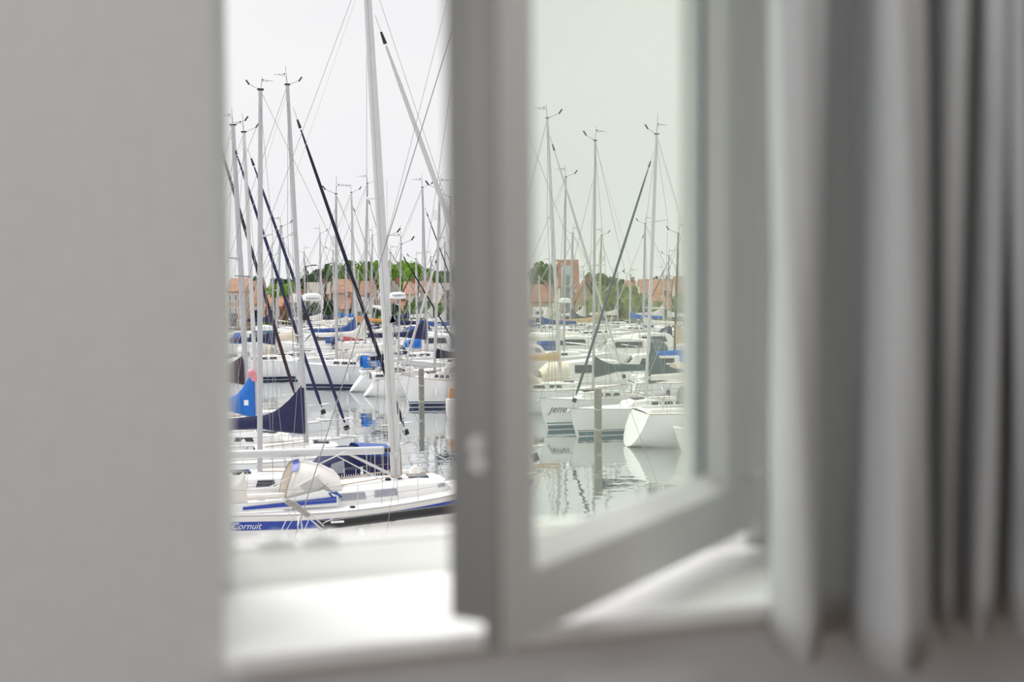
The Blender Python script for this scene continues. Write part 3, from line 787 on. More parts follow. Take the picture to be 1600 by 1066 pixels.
# windscreen: frame and panes
A0 = [Vector((xw + .18, -wc * .95, zc - .02)), Vector((xw + .32, -wc * .35, zc)), Vector((xw + .32, wc * .35, zc)), Vector((xw + .18, wc * .95, zc - .02))]
A1 = [Vector((xw - .25, -wc * .86, zc + .40)), Vector((xw - .13, -wc * .32, zc + .44)), Vector((xw - .13, wc * .32, zc + .44)), Vector((xw - .25, wc * .86, zc + .40))]
S0 = Vector((xw - 1.0, -wc * 1.0, zc - .12)); S1 = Vector((xw - .95, -wc * .93, zc + .05))
wsn = MB(); wsn.tube([S1] + A1 + [Vector((S1.x, -S1.y, S1.z))], .018, 6); wsn.tube([S0] + A0 + [Vector((S0.x, -S0.y, S0.z))], .018, 6)
for p, q_ in zip(A0, A1): wsn.tube([p, q_], .016, 6)
ws = wsn.build('windscreen', M_gel, rootA)
for i in range(3):
    w = MB(); w.add([A0[i], A0[i + 1], A1[i + 1], A1[i]], [(0, 1, 2, 3)]); w.build('windscreen_pane', M_vinyl, ws)
for sg in (1, -1):
    fl = lambda p: Vector((p.x, p.y * sg, p.z))
    w = MB(); w.add([fl(A0[0]), fl(S0), fl(S1), fl(A1[0])], [(0, 1, 2, 3)]); w.build('windscreen_pane', M_vinyl, ws)
def arch(x, h, b, z, lean=0.0): return [Vector((x + lean * max(0, math.sin(t)), b * math.cos(t), z + h * (max(0, math.sin(t)) ** .6))) for t in [math.pi * k / 16 for k in range(17)]]
zh = zc - .32; hx = xw + .22
w = MB(); w.loft([arch(hx - 1.25, .98, wc * .98, zh, .30), arch(hx - .95, .99, wc * .96, zh, .24), arch(hx - .50, .82, wc * .93, zh + .07, .20), arch(hx - .05, .58, wc * .89, zh + .14, .08), arch(hx + .14, .40, wc * .86, zh + .19, 0)])
sp = w.build('sprayhood', M_pale, rootA, smooth=60)
w = MB(); w.loft([arch(hx - 1.255, .995, wc * .985, zh, .305), arch(hx - 1.13, 1.02, wc * .98, zh, .27)]); w.build('hood_edge', M_pale, sp, smooth=60)
w = MB(); ar = arch(hx - 1.26, 1.0, wc * 1.0, zh, .30); w.tube(ar, .014, 5); w.build('hood_hoop', M_greycanvas, sp)
w = MB(); w.tube([Vector((hx - 1.3, -wc * 1.0, zh)), Vector((hx - .6, -wc * .99, zh + .26)), Vector((hx - .2, -wc * .9, zh + .52))], .012, 5); w.build('hood_trim', M_greycanvas, sp)
w = MB(); w.loft([[p + Vector((.0, 0, .012)) for p in arch(hx - 1.27, 1.0, wc * .99, zh, .30)[8:13]], [p + Vector((.0, 0, .012)) for p in arch(hx - 1.08, 1.03, wc * .985, zh, .26)[8:13]]])
w.loft([[p + Vector((0, -.008, .008)) for p in arch(hx - 1.27, 1.0, wc * .995, zh, .30)[3:13]][::-1], [p + Vector((0, -.008, .008)) for p in arch(hx - 1.13, 1.025, wc * .99, zh, .27)[3:13]][::-1]]); w.build('hood_blue_trim', M_stripe, sp, smooth=60)
# inside of the hood seen from aft: lining
w = MB(); w.loft([arch(hx - 1.24, .95, wc * .95, zh, .29), arch(hx - .6, .86, wc * .90, zh + .06, .08)]); w.build('hood_lining', M_beige, sp, smooth=60)
w = MB(); w.tube([arch(hx - 1.0, .95, wc * .9, zh, .2)[11], Vector((hx - .8, -wc * .55, zh + .12))], .012, 5); w.tube([arch(hx - 1.0, .95, wc * .9, zh, .2)[11], Vector((hx - 1.2, wc * .5, zh))], .012, 5); w.build('hood_strut', M_teak, sp)
# covered wheel aft of the hood
w = MB(); rows = []
cx = xw - 2.35
for k, (z_, a_) in enumerate(((0, 1.06), (.3, 1.0), (.52, .95), (.58, .85))):
    row = []
    for i in range(16):
        t = 2 * math.pi * i / 16
        top_ = .16 * math.cos(2 * t) if k >= 2 else 0
        row.append(Vector((cx + .48 * a_ * math.cos(t), -.15 + .55 * a_ * math.sin(t), dz_(cx) + .12 + z_ + top_)))
    rows.append(row)
w.loft(rows, True, True); w.build('wheel_cover', M_pale, rootA, smooth=70)
w = MB(); w.box((xw - 3.6, 0, dz_(xw - 3.6) + .16), (1.7, wc * 2.0, .22)); w.build('aft_cabin', M_gel, rootA, bevel=.06)
w = MB(); w.tube([Vector((xw - 2.5, -wc * 1.16, dz_(xw) + .12)), Vector((xw - 4.0, -wc * 1.16, dz_(xw) + .10)), Vector((xw - 4.6, -wc * 1.1, dz_(xw) + .3))], .022, 5); w.build('coaming_trim', M_stripe2, rootA)
w = MB(); w.prism([Vector((xw - 3.75, -wc * 1.14, dz_(xw) - .30)), Vector((xw - 3.35, -wc * 1.14, dz_(xw) - .30)), Vector((xw - 3.35, -wc * 1.14, dz_(xw) - .18)), Vector((xw - 3.75, -wc * 1.14, dz_(xw) - .18))], (0, -.02, 0))
# deck fittings: rolled line on the boom, genoa winch, outboard clamp, mast winch, fender, ladder
def wl_(px, py, D): return HA.loc(at_d(px, py, D))
w = MB(); c = wl_(551, 799, 30.4); w.tube([c, c + Vector((0, 0, .10)), c + Vector((0, 0, .12))], [.08, .06, .075], 10); w.build('winch', M_black, rootA, smooth=50)
w = MB(); c = wl_(617, 709, 31.5); w.tube([c, c + Vector((0, -.16, 0))], .055, 12); w.tube([c + Vector((0, -.16, 0)), c + Vector((0, -.19, 0))], .07, 12); w.build('mast_winch', M_steel, rootA, smooth=50)
w = MB(); c = wl_(625, 752, 31.6); w.ball(c, .09); w.ball(c + Vector((-.3, 0, .02)), .09); w.build('mast_collar', M_black, rootA)
w = MB(); w.tube([wl_(624, 700, 32.1), wl_(626, 743, 32.1)], .034, 8); w.build('spinnaker_pole', M_olive, rootA, smooth=60)
w = MB(); c = wl_(648, 742, 32.7); w.loft([[c + Vector((r_ * math.cos(k * .785), r_ * math.sin(k * .785), z_)) for k in range(8)] for r_, z_ in ((.05, -.22), (.14, -.16), (.15, .08), (.10, .20), (.03, .24))], True, True); w.build('fender', M_pale, rootA, smooth=60)
for (px0, y0, px1, y1, rr) in ((597, 512, 624, 760, .006), (609, 470, 640, 765, .006), (604, 280, 612, 700, .006), (612, 560, 614, 740, .016), (621, 540, 625, 745, .016), (607, 560, 606, 740, .008)):
    w = MB(); w.tube([wl_(px0, y0, 31.6), wl_(px1, y1, 31.6)], rr, 5); w.build('halyard', M_rope, rootA)
for (px0, y0, px1, y1) in ((540, 706, 420, 762), (525, 712, 600, 752)):
    w = MB(); w.tube([wl_(px0, y0, 31.2), wl_(px1, y1, 31.0)], .016, 6); w.build('boom_tackle', M_alu2, rootA)
w = MB(); w.box(wl_(408, 779, 29.8), (.18, .12, .10)); w.build('outboard_bracket', M_steel, rootA)
# netting on the far guardrail
w = MB()
rA_w = HA.rot
radome(rootA, wl_(620, 467, 31.6) + Vector((0, -.12, 0)), .68)
text_mesh('Raymarine', .075, 'radar_lettering', M_letter2, rootA, wl_(620, 461, 31.6) + Vector((0, -.335, 0)), (math.radians(90), 0, 0))
w = MB(); w.box(wl_(612, 500, 31.5), (.16, .12, .16)); w.prism([wl_(609, 505, 31.4), wl_(618, 503, 31.4), wl_(613, 492, 31.4)], (0, .06, 0)); w.build('deck_light', M_black, rootA)
n0 = wl_(530, 752, 32.7); n1 = wl_(608, 746, 33.2)
for i in range(22):
    a_ = n0.lerp(n1, i / 21); w.tube([a_ + Vector((0, 0, .16)), a_.lerp(n1, .06) + Vector((0, 0, -.16))], .004, 3); w.tube([a_ + Vector((0, 0, -.16)), a_.lerp(n1, .06) + Vector((0, 0, .16))], .004, 3)
w.build('guardrail_netting', M_letter, rootA)['kind'] = 'stuff'

# ------------------------------------------------------------------ boats beside it, bows to the channel
r3, H3, p3 = boat('white boat behind the blue-striped one, tall upright mast and navy canopy over its cockpit', (406, 34.7), (407, 141), hd=200, L=9.4, mxf=.08, fb=1.2, mast_px=8.5, spread=(.62,), ch=.42, mm=M_alu,
    boom=None, spray=M_navy, win=3, radar=None, B=2.7)
def l3(px, py, D): return H3.loc(at_d(px, py, D))
w = MB(); c0, c1 = l3(556, 712, 35.1), l3(606, 714, 35.3)
rows = []
for k in range(6):
    c = c0.lerp(c1, k / 5); rows.append([c + Vector((0, .85 * math.cos(t), .14 + .20 * math.sin(t) - (.50 if abs(math.cos(t)) > .98 else 0))) for t in [math.pi * i / 10 for i in range(11)]])
w.loft(rows); w.build('bimini', M_midblue, r3, smooth=60)
for sd in (-1, 1):
    w = MB(); w.loft([[c0 + Vector((0, sd * .86, .1)), c0 + Vector((0, sd * .86, -.42))], [c1 + Vector((0, sd * .86, .1)), c1 + Vector((0, sd * .86, -.42))]]); w.build('bimini_side', M_navy, r3)
w = MB()
for k in (.1, .35, .6, .9): w.tube([c0.lerp(c1, k) + Vector((0, .87, .35)), c0.lerp(c1, k) + Vector((0, .90, -.4))], .012, 4)
w.build('bimini_frame', M_rope, r3)

r2, H2, p2 = boat('white boat with navy sail cover and long navy furled headsail, mast leaning left', (479, 40.8), (449, 133), bow=(639, 41.6), fb=1.25, mast_px=7.6, spread=(.30, .585), mm=M_alu, mxf=.08,
    furl=M_ink, furl_r=.062, fst=(458, 168), boom=dict(len=3.6, h=.55, cover=M_navy, peak=.95, cr=.26, pl=1.3, mat=M_alu2), spray=None, ch=.36, win=2)
radome(r2, H2.loc(at_d(487, 470, 40.7)) + Vector((0, -.1, 0)), .98)
text_mesh('Raymarine', .10, 'radar_lettering', M_letter2, r2, H2.loc(at_d(487, 466, 40.7)) + Vector((0, -.405, 0)), (math.radians(90), 0, 0))
w = MB(); w.box(H2.loc(at_d(477, 490, 40.6)), (.12, .14, .10)); w.box(H2.loc(at_d(478, 496, 40.6)), (.22, .16, .18)); w.build('deck_light', M_black, r2, bevel=.02)
r4, HH4, p4 = boat('white boat with bright blue sail cover behind the navy covered one', (403, 44.3), (381, 207), bow=(546, 43.6), fb=1.2, mast_px=7.2, spread=(.52,), mm=M_alu2, mxf=.08,
    furl=M_navy, furl_r=.06, fst=(387, 232), boom=dict(len=3.4, h=.75, cover=M_blue, peak=1.1, cr=.3, pl=.9), spray=M_navy, radar=.335, radar_band=M_stripe3)
w = MB(); c = HH4.loc(at_d(391, 628, 44.2)); w.box(c + Vector((0, -.34, 0)), (.16, .01, .18)); w.build('cover_badge', M_letter, r4)
w = MB(); c = HH4.loc(at_d(393, 584, 44.0)); w.ball(c, .16, 8, 6); w.ball(c + Vector((.1, 0, -.14)), .14, 8, 6); w.build('danbuoy', M_pink, r4, smooth=60)
r5, H5, p5 = boat('grey-masted boat close to the left jamb with a maroon sail cover', (388, 49.0), (364, 196), bow=(509, 48.6), fb=1.2, mast_px=9, spread=(.545,), mm=M_alu, mxf=.08,
    furl=M_navy, furl_r=.065, fst=(361, 215), boom=dict(len=3.4, h=1.5, cover=M_maroon, peak=.4, cr=.3, pl=1.0), spray=M_pale)
w = MB(); c = H5.loc(at_d(504, 642, 48.6)); w.build
r6, H6, p6 = boat('boat hidden left of the opening whose dark furled headsail slants across', (352, 53.5), (318, 150), bow=(467, 53.0), fb=1.2, mast_px=8, spread=(.5,), furl=M_maroon, furl_r=.075, fst=(325, 165), mxf=.08, boom=None)

# ------------------------------------------------------------------ the row across the channel
boat('white boat across the channel with a dark boot stripe, lying left of the big mast', (526, 81.2), (525, 303), hd=183, L=7.4, fb=1.3, boot=M_stripe2, hm=M_gel3, mast_px=4.5, spread=(.46,), furl=None, boom=dict(len=4.0, h=.7, cover=M_pale, peak=.2), spray=M_pale, reflector=.72, win=3, detail=1)
boat('white boat with a sloping sugar-scoop stern left of the big mast', (622, 78.2), (627, 382), hd=15, L=7.5, mxf=-.1, B=2.2, fb=1.15, tr=.95, hm=M_gel, stern=.62, mast_px=3, spread=(.5,), furl=M_ink, furl_r=.05, boom=dict(len=3.2, h=.8, cover=M_pale, peak=.2), spray=M_blue, detail=1)
boat('smaller sugar-scoop boat half hidden by the big mast', (612, 74.9), (604, 370), hd=15, L=6.2, mxf=-.23, B=2.1, fb=1.0, tr=.85, hm=M_gel, stern=.62, mast_px=3, furl=None, spread=(.5,), boom=dict(len=1.3, h=.7, cover=M_ink, peak=.2), detail=1)
rP, HP, pP = boat('white boat with two-tone dark boot stripe and its bow beside the wooden pile', (679, 68.3), (687, 297), bow=(629, 67.8), mxf=.06, fb=1.42, boot=M_stripe2, hm=M_gel, mast_px=5, spread=(.26, .46), furl=M_sail, furl_r=.07, fst=(684, 400), boom=dict(len=3.6, h=.75, cover=M_ink, peak=.2), spray=M_pale, win=3, reflector=.86, rake=.55)
HP.band(.02, .985, .26, .31, 14).build('boot_line', M_stripe2, rP)
boat('white boat with navy sail cover behind the wooden pile', (668, 90.5), (660, 293), hd=6, L=9.2, fb=1.2, boot=M_stripe2, mast_px=4, spread=(.3, .5), furl=M_ink, furl_r=.05, fst=(664, 325), boom=dict(len=4.2, h=1.1, cover=M_navy, peak=.95, cr=.22, pl=1.4, mat=M_gel), spray=M_navy, detail=1)
boat('white boat with its bow to the right, lying behind the navy furled sails', (430, 88), (439, 354), hd=3, L=8.8, mxf=-.05, fb=1.25, boot=M_stripe2, mast_px=4, spread=(.5,), furl=None, boom=dict(len=3.2, h=.9, cover=M_navy, peak=.7, cr=.2), spray=M_pale, win=3)
boat('white boat with a beige cockpit tent in the middle of the row', (470, 92), (442, 373), hd=8, L=8.6, fb=1.2, boot=M_stripe2, mast_px=3, spread=(.5,), boom=dict(len=3.0, h=.8, cover=M_beige, peak=.25, cr=.4), spray=M_beige, win=3, flag=M_red)
boat('grey hulled boat at the edge of the sash behind the orange buoy', (705, 84.2), (704, 308), hd=176, L=9, fb=1.2, hm=M_gel3, mast_px=4, spread=(.3, .45), furl=M_wire, furl_r=.035, boom=dict(len=3, h=.8, cover=M_midblue, peak=.5), spray=M_midblue)

# seen through the glass
rG3, HG3, pG3 = boat('white boat with a flowing script name on its bow, seen through the glass', (927, 58.6), (930, 220), bow=(846, 57.4), fb=1.30, rake=.5, sheer=.12, boot=M_stripe3, mast_px=4.8, spread=(.5,), mxf=.05, fst=(927, 280), furl=None, boom=dict(len=3.6, h=.8, cover=M_teal, peak=.4, cr=.2), win=3, ch=.36)
HG3.band(.02, .985, .28, .33, 14).build('boot_line', M_stripe3, rG3)
q = .87
p0 = HG3.pt(q, HG3.v_at(q, .95), 1, .02); p1 = HG3.pt(q - .06, HG3.v_at(q - .06, .95), 1, .02); dd = p1 - p0
text_mesh('Jeffer', .48, 'boat_name', M_letter2, rG3, p0, (math.radians(84), 0, math.atan2(dd.y, dd.x)), .45, .95)
rG4, HG4, pG4 = boat('white boat with grey-green sail cover and long dark furled headsail, seen through the glass', (1010, 56.6), (1026, 210), bow=(894, 55.0), fb=1.12, rake=.45, sheer=.10, boot=M_stripe3, mast_px=6.4, spread=(.34, .67), mxf=.06, mm=M_alu2,
    furl=M_teal, furl_r=.062, fst=(1021, 238), boom=dict(len=4, h=.85, cover=M_teal, peak=1.25, cr=.24, pl=1.5, mat=M_gel2), ch=.36, win=3, hm=M_gel)
HG4.band(.02, .985, .24, .27, 14).build('boot_line', M_winglass, rG4)
boat('white boat with thin pale furled headsail crossing the glass, bow hidden by the pile', (876, 65.0), (855, 185), bow=(978, 64.6), fb=1.15, mast_px=5, spread=(.62, .27), mxf=.06, mm=M_alu2, furl=M_sail, furl_r=.055, fst=(859, 212), boom=dict(len=3.6, h=1.1, cover=M_tan, peak=.15), radar=.30, ch=.36, spray=M_beige)
boat('white boat at the right of the glass with an oval stern and grey sprayhood', (1152, 52.8), (1152, 230), hd=12, L=8.0, mxf=.10, fb=1.38, tr=.60, stern=.78, B=3.0, boot=None, hm=M_gel, mast_px=5, spread=(.5,), spray=M_greycanvas, boom=dict(len=3.8, h=.9, cover=M_pale, peak=.3))
boat('white boat with the beige cockpit hood behind the oval stern', (1122, 68), (1112, 240), hd=10, L=8.6, fb=1.3, tr=.4, mast_px=5, spray=M_beige, boom=dict(len=3.8, h=1.0, cover=M_blue, peak=.3), win=3)

# ------------------------------------------------------------------ far rows: mast (top), foot column, distance, heading, length
far = [
 ((574, 287), 571, 98, 4, 9, M_wire, M_pale, 'third row boat whose mast stands just left of the big mast top'),
 ((500, 365), 503, 150, 5, 8.5, None, M_pale, 'fourth row boat with a plain mast left of the two dark lamp posts'),
 ((475, 395), 478, 160, 170, 8, None, M_navy, 'small far boat with a thin mast just left of the first lamp post'),
 ((549, 301), 557, 106, 8, 9, M_wire, M_midblue, 'far boat with a slim grey mast and radar reflector left of the big mast'),
 ((582, 368), 580, 150, 4, 8.5, None, M_pale, 'far boat with a short thin mast touching the left of the big mast'),
 ((520, 392), 523, 162, 176, 8, None, M_blue, 'far boat with a bright blue tarp under its thin mast'),
 ((673, 402), 676, 158, 5, 8, M_ink, M_pale, 'far boat with a short mast before the trees right of the big mast'),
 ((640, 440), 640, 160, 5, 7.5, None, M_navy, 'smallest far boat by the quay right of the big mast'),
 ((560, 420), 556, 158, 172, 8, None, M_orange, 'far boat with an orange tarp left of the big mast'),
 ((425, 400), 428, 150, 6, 8.5, None, M_navy, 'far boat with dark cover behind the upright mast'),
 ((540, 400), 543, 140, 5, 9, None, M_pale, 'far boat behind the sugar-scoop boats, thin mast'),
 ((610, 395), 607, 128, 178, 9, None, M_navy, 'far boat with a navy cover peeping out right of the big mast'),
 ((695, 380), 697, 135, 4, 9, M_ink, M_pale, 'far boat with dark headsail beside the sash'),
 ((650, 405), 652, 122, 175, 8.5, M_ink, M_midblue, 'third row boat with a slanting dark headsail right of the big mast'),
 ((884, 277), 881, 90, 4, 9, None, M_pale, 'third row boat whose mast stands left of the tall house through the glass'),
 ((1060, 365), 1054, 88, 176, 9, None, M_tan, 'dark-masted boat near the right edge of the glass'),
 ((1008, 350), 1005, 116, 178, 9, M_sail, M_pale, 'far boat whose mast stands close left of the tallest right-hand mast'),
 ((940, 368), 935, 128, 4, 9, None, M_tan, 'far boat with a tan wooden mast seen through the glass'),
 ((895, 365), 891, 130, 176, 9, None, M_teal, 'far boat with its mast in front of the tall house through the glass'),
 ((859, 413), 859, 150, 4, 8, None, M_pale, 'far boat with a short white mast at the left of the glass'),
 ((1045, 400), 1043, 150, 178, 8, M_ink, M_pale, 'far boat with two dark stays next to the dark mast through the glass'),
 ((1036, 425), 1037, 160, 3, 8, None, M_pale, 'smallest far boat near the right edge of the glass'),
 ((965, 428), 965, 158, 3, 8, None, M_pale, 'far boat with a thin short mast before the willow trees'),
 ((985, 430), 984, 140, 178, 8.5, None, M_blue, 'far boat with a light blue cover in the middle of the glass'),
 ((912, 425), 915, 160, 4, 8, None, M_pale, 'far boat below the tall house through the glass'),
 ((842, 430), 845, 135, 176, 8.5, None, M_midblue, 'far boat with a blue cover at the left edge of the glass'),
]
for i, (tp_, bx, D, hd, L, fu, cov, lab) in enumerate(far):
    D = D if D < 118 else 118 + (D - 118) * .58
    boat(lab, (bx, D), tp_, nudge=True, hd=hd, L=L, fb=1.2, detail=0, boot=(M_stripe2, M_stripe3, None)[i % 3], hm=(M_gel, M_gel2, M_gel3)[(i * 2) % 3], mast_px=3.6 if D < 125 else 2.7,
         mm=M_darkmast if 'dark-masted' in lab else (M_tanmast if 'tan wooden' in lab else (M_alu2 if i % 2 else M_alu)), spread=(.5,), furl=fu, furl_r=.06 if fu is M_ink else .035,
         boom=dict(len=L * .4, h=.8, cover=cov, peak=.3 if i % 3 else .9, cr=.24), spray=(M_navy, None, M_pale, M_midblue)[i % 4], win=3, reflector=.75 if i in (2, 17) else None)

# filler boats whose masts the photo does not tell apart: low motor cruisers along the far berths
def cruiser(px, D, hd, L, label, top_m, glass_m=None):
    for dD in (0, 2, -2, 4, -4, 6, -6, 9, -9, 12, -12, 16, 20):
        p = at_dz(px, D + dD, 0.0)
        if 70 < D + dD < 146 and free(p, math.radians(hd), L, L * .33): break
    else: print('NO BERTH', label)
    BERTHS.append(rect(p, math.radians(hd), L, L * .33))
    root = thing('motor_cruiser', label, 'boat', (p.x, p.y, 0), math.radians(hd))
    H = Hull(L, L * .33, 1.1, .1, .9, .85, .3)
    hull = H.shell(10, 4).build('hull', M_gel, root, smooth=50); H.deck(10).build('deck', M_deck, root, smooth=50)
    H.band(.02, .98, .03, .2, 8).build('boot_stripe', M_stripe2, hull)
    b = L * .12
    rows = [[Vector((x, -y, 1.1)), Vector((x + dx, -y * .85, 1.1 + h)), Vector((x + dx, y * .85, 1.1 + h)), Vector((x, y, 1.1))] for x, dx, y, h in ((-L * .25, .1, b, 1.0), (-L * .05, 0, b, 1.15), (L * .12, -.25, b * .95, 1.05), (L * .2, -.2, b * .9, .25), (L * .36, 0, b * .5, .1))]
    w = MB(); w.loft(rows); w.f.append((0, 1, 2, 3)); cb = w.build('wheelhouse', M_deck, root, smooth=30)
    for sd in (-1, 1):
        w = MB(); w.prism([Vector((-L * .2, sd * b * .99, 1.55)), Vector((L * .06, sd * b * .97, 1.55)), Vector((L * .04, sd * b * .9, 1.98)), Vector((-L * .2, sd * b * .9, 1.98))], (0, sd * .02, 0)); w.build('wheelhouse_window', M_winglass, cb)
    w = MB(); w.prism([Vector((L * .19, -b * .8, 1.5)), Vector((L * .19, b * .8, 1.5)), Vector((L * .11, b * .75, 2.05)), Vector((L * .11, -b * .75, 2.05))], (.02, 0, .02)); w.build('windscreen', M_winglass, cb)
    w = MB(); hood(w, [-L * .42, -L * .36, -L * .24], [.5, .95, 1.0], [b, b, b], 1.15); w.build('cockpit_cover', top_m, root, smooth=60)
    w = MB(); w.tube([H.pt(q, 1, -1, -.05) + Vector((0, 0, .5)) for q in (.6, .8, .97)] + [H.pt(q, 1, 1, -.05) + Vector((0, 0, .5)) for q in (.97, .8, .6)], .025, 4)
    for q in (.6, .8, .97):
        for sd in (-1, 1): w.tube([H.pt(q, 1, sd, -.05), H.pt(q, 1, sd, -.05) + Vector((0, 0, .5))], .02, 4)
    w.build('bow_rail', M_steel, root)
    return root
for a in ((505, 110, 175, 8, 'white motor cruiser with a red canopy between the navy furled sails', M_red), (600, 112, 6, 7.5, 'motor cruiser with a navy cover just left of the big mast', M_navy), (655, 118, 172, 8, 'white motor cruiser with a pale cover right of the big mast', M_pale),
          (690, 104, 8, 7, 'motor cruiser with a bright blue cover at the sash edge', M_blue), (905, 100, 4, 8, 'motor cruiser with a dark blue canopy seen through the glass', M_midblue), (968, 96, 176, 8.5, 'motor cruiser with a grey-green cover in the middle of the glass', M_teal),
          (1030, 104, 5, 8, 'motor cruiser with a pale cover near the dark mast', M_pale), (850, 92, 174, 8, 'motor cruiser with tan cover at the left of the glass', M_tan), (420, 112, 8, 8, 'motor cruiser with a blue cover near the left jamb', M_midblue),
          (940, 72, 8, 8.5, 'white motor cruiser behind the dark furled sail in the glass', M_beige), (1010, 75, 178, 8, 'motor cruiser with a light blue cover under the green sail cover', M_blue)):
    cruiser(*a)

# ------------------------------------------------------------------ mooring piles, buoy, dinghy, pontoons
def pile(px, ytop, D, wpx, label):
    tp_ = at_d(px, ytop, D); r = wpx * D / F / 2
    root = thing('mooring_pile', label, 'post', (tp_.x, tp_.y, 0))
    w = MB(); n = 14
    rows = [[Vector((r * (1 + .03 * math.sin(3 * k + z)) * math.cos(2 * math.pi * k / n), r * (1 + .03 * math.cos(2 * k + z * 2)) * math.sin(2 * math.pi * k / n), z)) for k in range(n)] for z in [-1 + (tp_.z + 1) * i / 8 for i in range(9)]]
    w.loft(rows, True, True); w.build('post', M_wood, root, smooth=50)
    w = MB()
    for z in (tp_.z * .24, tp_.z * .62): w.tube([Vector((1.06 * r * math.cos(k * .45), 1.06 * r * math.sin(k * .45), z + .03 * math.sin(k))) for k in range(15)], .02, 4)
    w.build('rope_band', M_rope, root)
    w = MB(); w.tube([Vector((0, 0, tp_.z)), Vector((0, 0, tp_.z + .03))], r * .92, 14); w.build('post_top', M_greycanvas, root)
pile(658, 577, 66.0, 8.6, 'weathered wooden mooring pile right of the big mast')
pile(934, 608, 53.2, 12, 'thick grey wooden mooring pile seen through the glass')
p = at_dz(710, 62.5, .1)
t = thing('mooring_buoy', 'pale grey mooring drum with an orange top at the edge of the sash', 'buoy', (p.x, p.y, 0))
w = MB(); w.loft([[Vector((r_ * math.cos(k * .5236), r_ * math.sin(k * .5236), z_)) for k in range(12)] for r_, z_ in ((.15, -.3), (.33, -.05), (.42, .4), (.42, .95), (.36, 1.0))], True, True); w.build('drum', M_gel2, t, smooth=50)
w = MB(); w.loft([[Vector((r_ * math.cos(k * .785) + .03 * math.sin(k * 3 + z_), r_ * math.sin(k * .785), z_)) for k in range(8)] for r_, z_ in ((.3, 1.0), (.28, 1.3), (.24, 1.5), (.1, 1.56))], True, True); w.build('orange_top', M_orange, t, smooth=50)
p = at_dz(1072, 50.2, 0)
t = thing('tender', 'small white tender bow just entering at the lower right of the glass', 'boat', (p.x + .9, p.y, 0), math.radians(184))
H = Hull(2.8, 1.3, .75, .05, .5, .8, .3); H.shell(12, 5).build('hull', M_gel, t, smooth=50)
w = MB()
for sd in (-1, 1): w.tube([H.pt(i / 11, 1, sd) for i in range(12)], .05, 6)
w.build('gunwale', M_deck, t, smooth=60)
w = MB(); w.box((-.2, 0, .45), (.25, 1.1, .04)); w.build('thwart', M_teak, t)
M_pont = mat('pontoon_deck', (0.45, 0.42, 0.38), 0.8, var=0.15, scale=3)
def pontoon(D, x0, x1, label):
    for dD in (0, 1, -1, 2, -2, 3, -3, 4, -4, 5, -5, 6, -6, 7, -7, 8, -8):
        a_, b_ = at_dz(x0, D + dD, .5), at_dz(x1, D + dD, .5)
        if free((a_ + b_) / 2, 0, (b_ - a_).length, 2.2): D += dD; break
    a_, b_ = at_dz(x0, D, .5), at_dz(x1, D, .5); c = (a_ + b_) / 2; Lp = (b_ - a_).length
    t = thing('pontoon', label, 'pontoon', (c.x, c.y, 0))
    n = max(6, int(Lp / .9))
    w = MB(); w.box((0, 0, .38), (Lp, 2.0, .14)); w.build('frame', M_gel3, t)
    w = MB()
    for i in range(n): w.box((-Lp / 2 + Lp * (i + .5) / n, 0, .48), (Lp / n * .92, 2.1, .06))
    w.build('plank_deck', M_pont, t)['kind'] = 'stuff'
    for i in range(int(Lp / 6) + 1):
        w = MB(); w.box((-Lp / 2 + 1 + i * 6, 0, .1), (1.6, 1.6, .5)); w.build('float', M_gel3, t)
pontoon(102, 380, 720, 'long floating pontoon behind the second row, left opening')
pontoon(148, 380, 720, 'long floating pontoon before the far quay, left opening')
pontoon(80.5, 835, 1090, 'long floating pontoon behind the first row, through the glass')
pontoon(148, 835, 1090, 'long floating pontoon before the far quay, through the glass')

# ------------------------------------------------------------------ houses on the far quay
M_roof = mat('clay_roof', (0.42, 0.215, 0.125), 0.85, var=0.22, scale=1.2, bump=0.3)
M_roof2 = mat('clay_roof_red', (0.37, 0.18, 0.115), 0.85, var=0.22, scale=1.2, bump=0.3)
M_groof = mat('grey_roof', (0.50, 0.47, 0.42), 0.85, var=0.10, scale=0.7)
M_peach = mat('peach_render', (0.60, 0.47, 0.36), 0.9, var=0.06)
M_pinkw = mat('pink_render', (0.57, 0.42, 0.36), 0.9, var=0.06)
M_cream = mat('cream_render', (0.66, 0.60, 0.50), 0.9, var=0.06)
M_pblue = mat('pale_blue_render', (0.60, 0.66, 0.69), 0.9, var=0.06)
M_shut = mat('red_shutter', (0.30, 0.06, 0.07), 0.7)
M_shut2 = mat('yellow_shutter', (0.55, 0.42, 0.06), 0.7)
M_shut3 = mat('slate_shutter', (0.16, 0.17, 0.22), 0.7)
M_brick = mat('chimney_brick', (0.34, 0.16, 0.11), 0.9, var=0.2, scale=4)
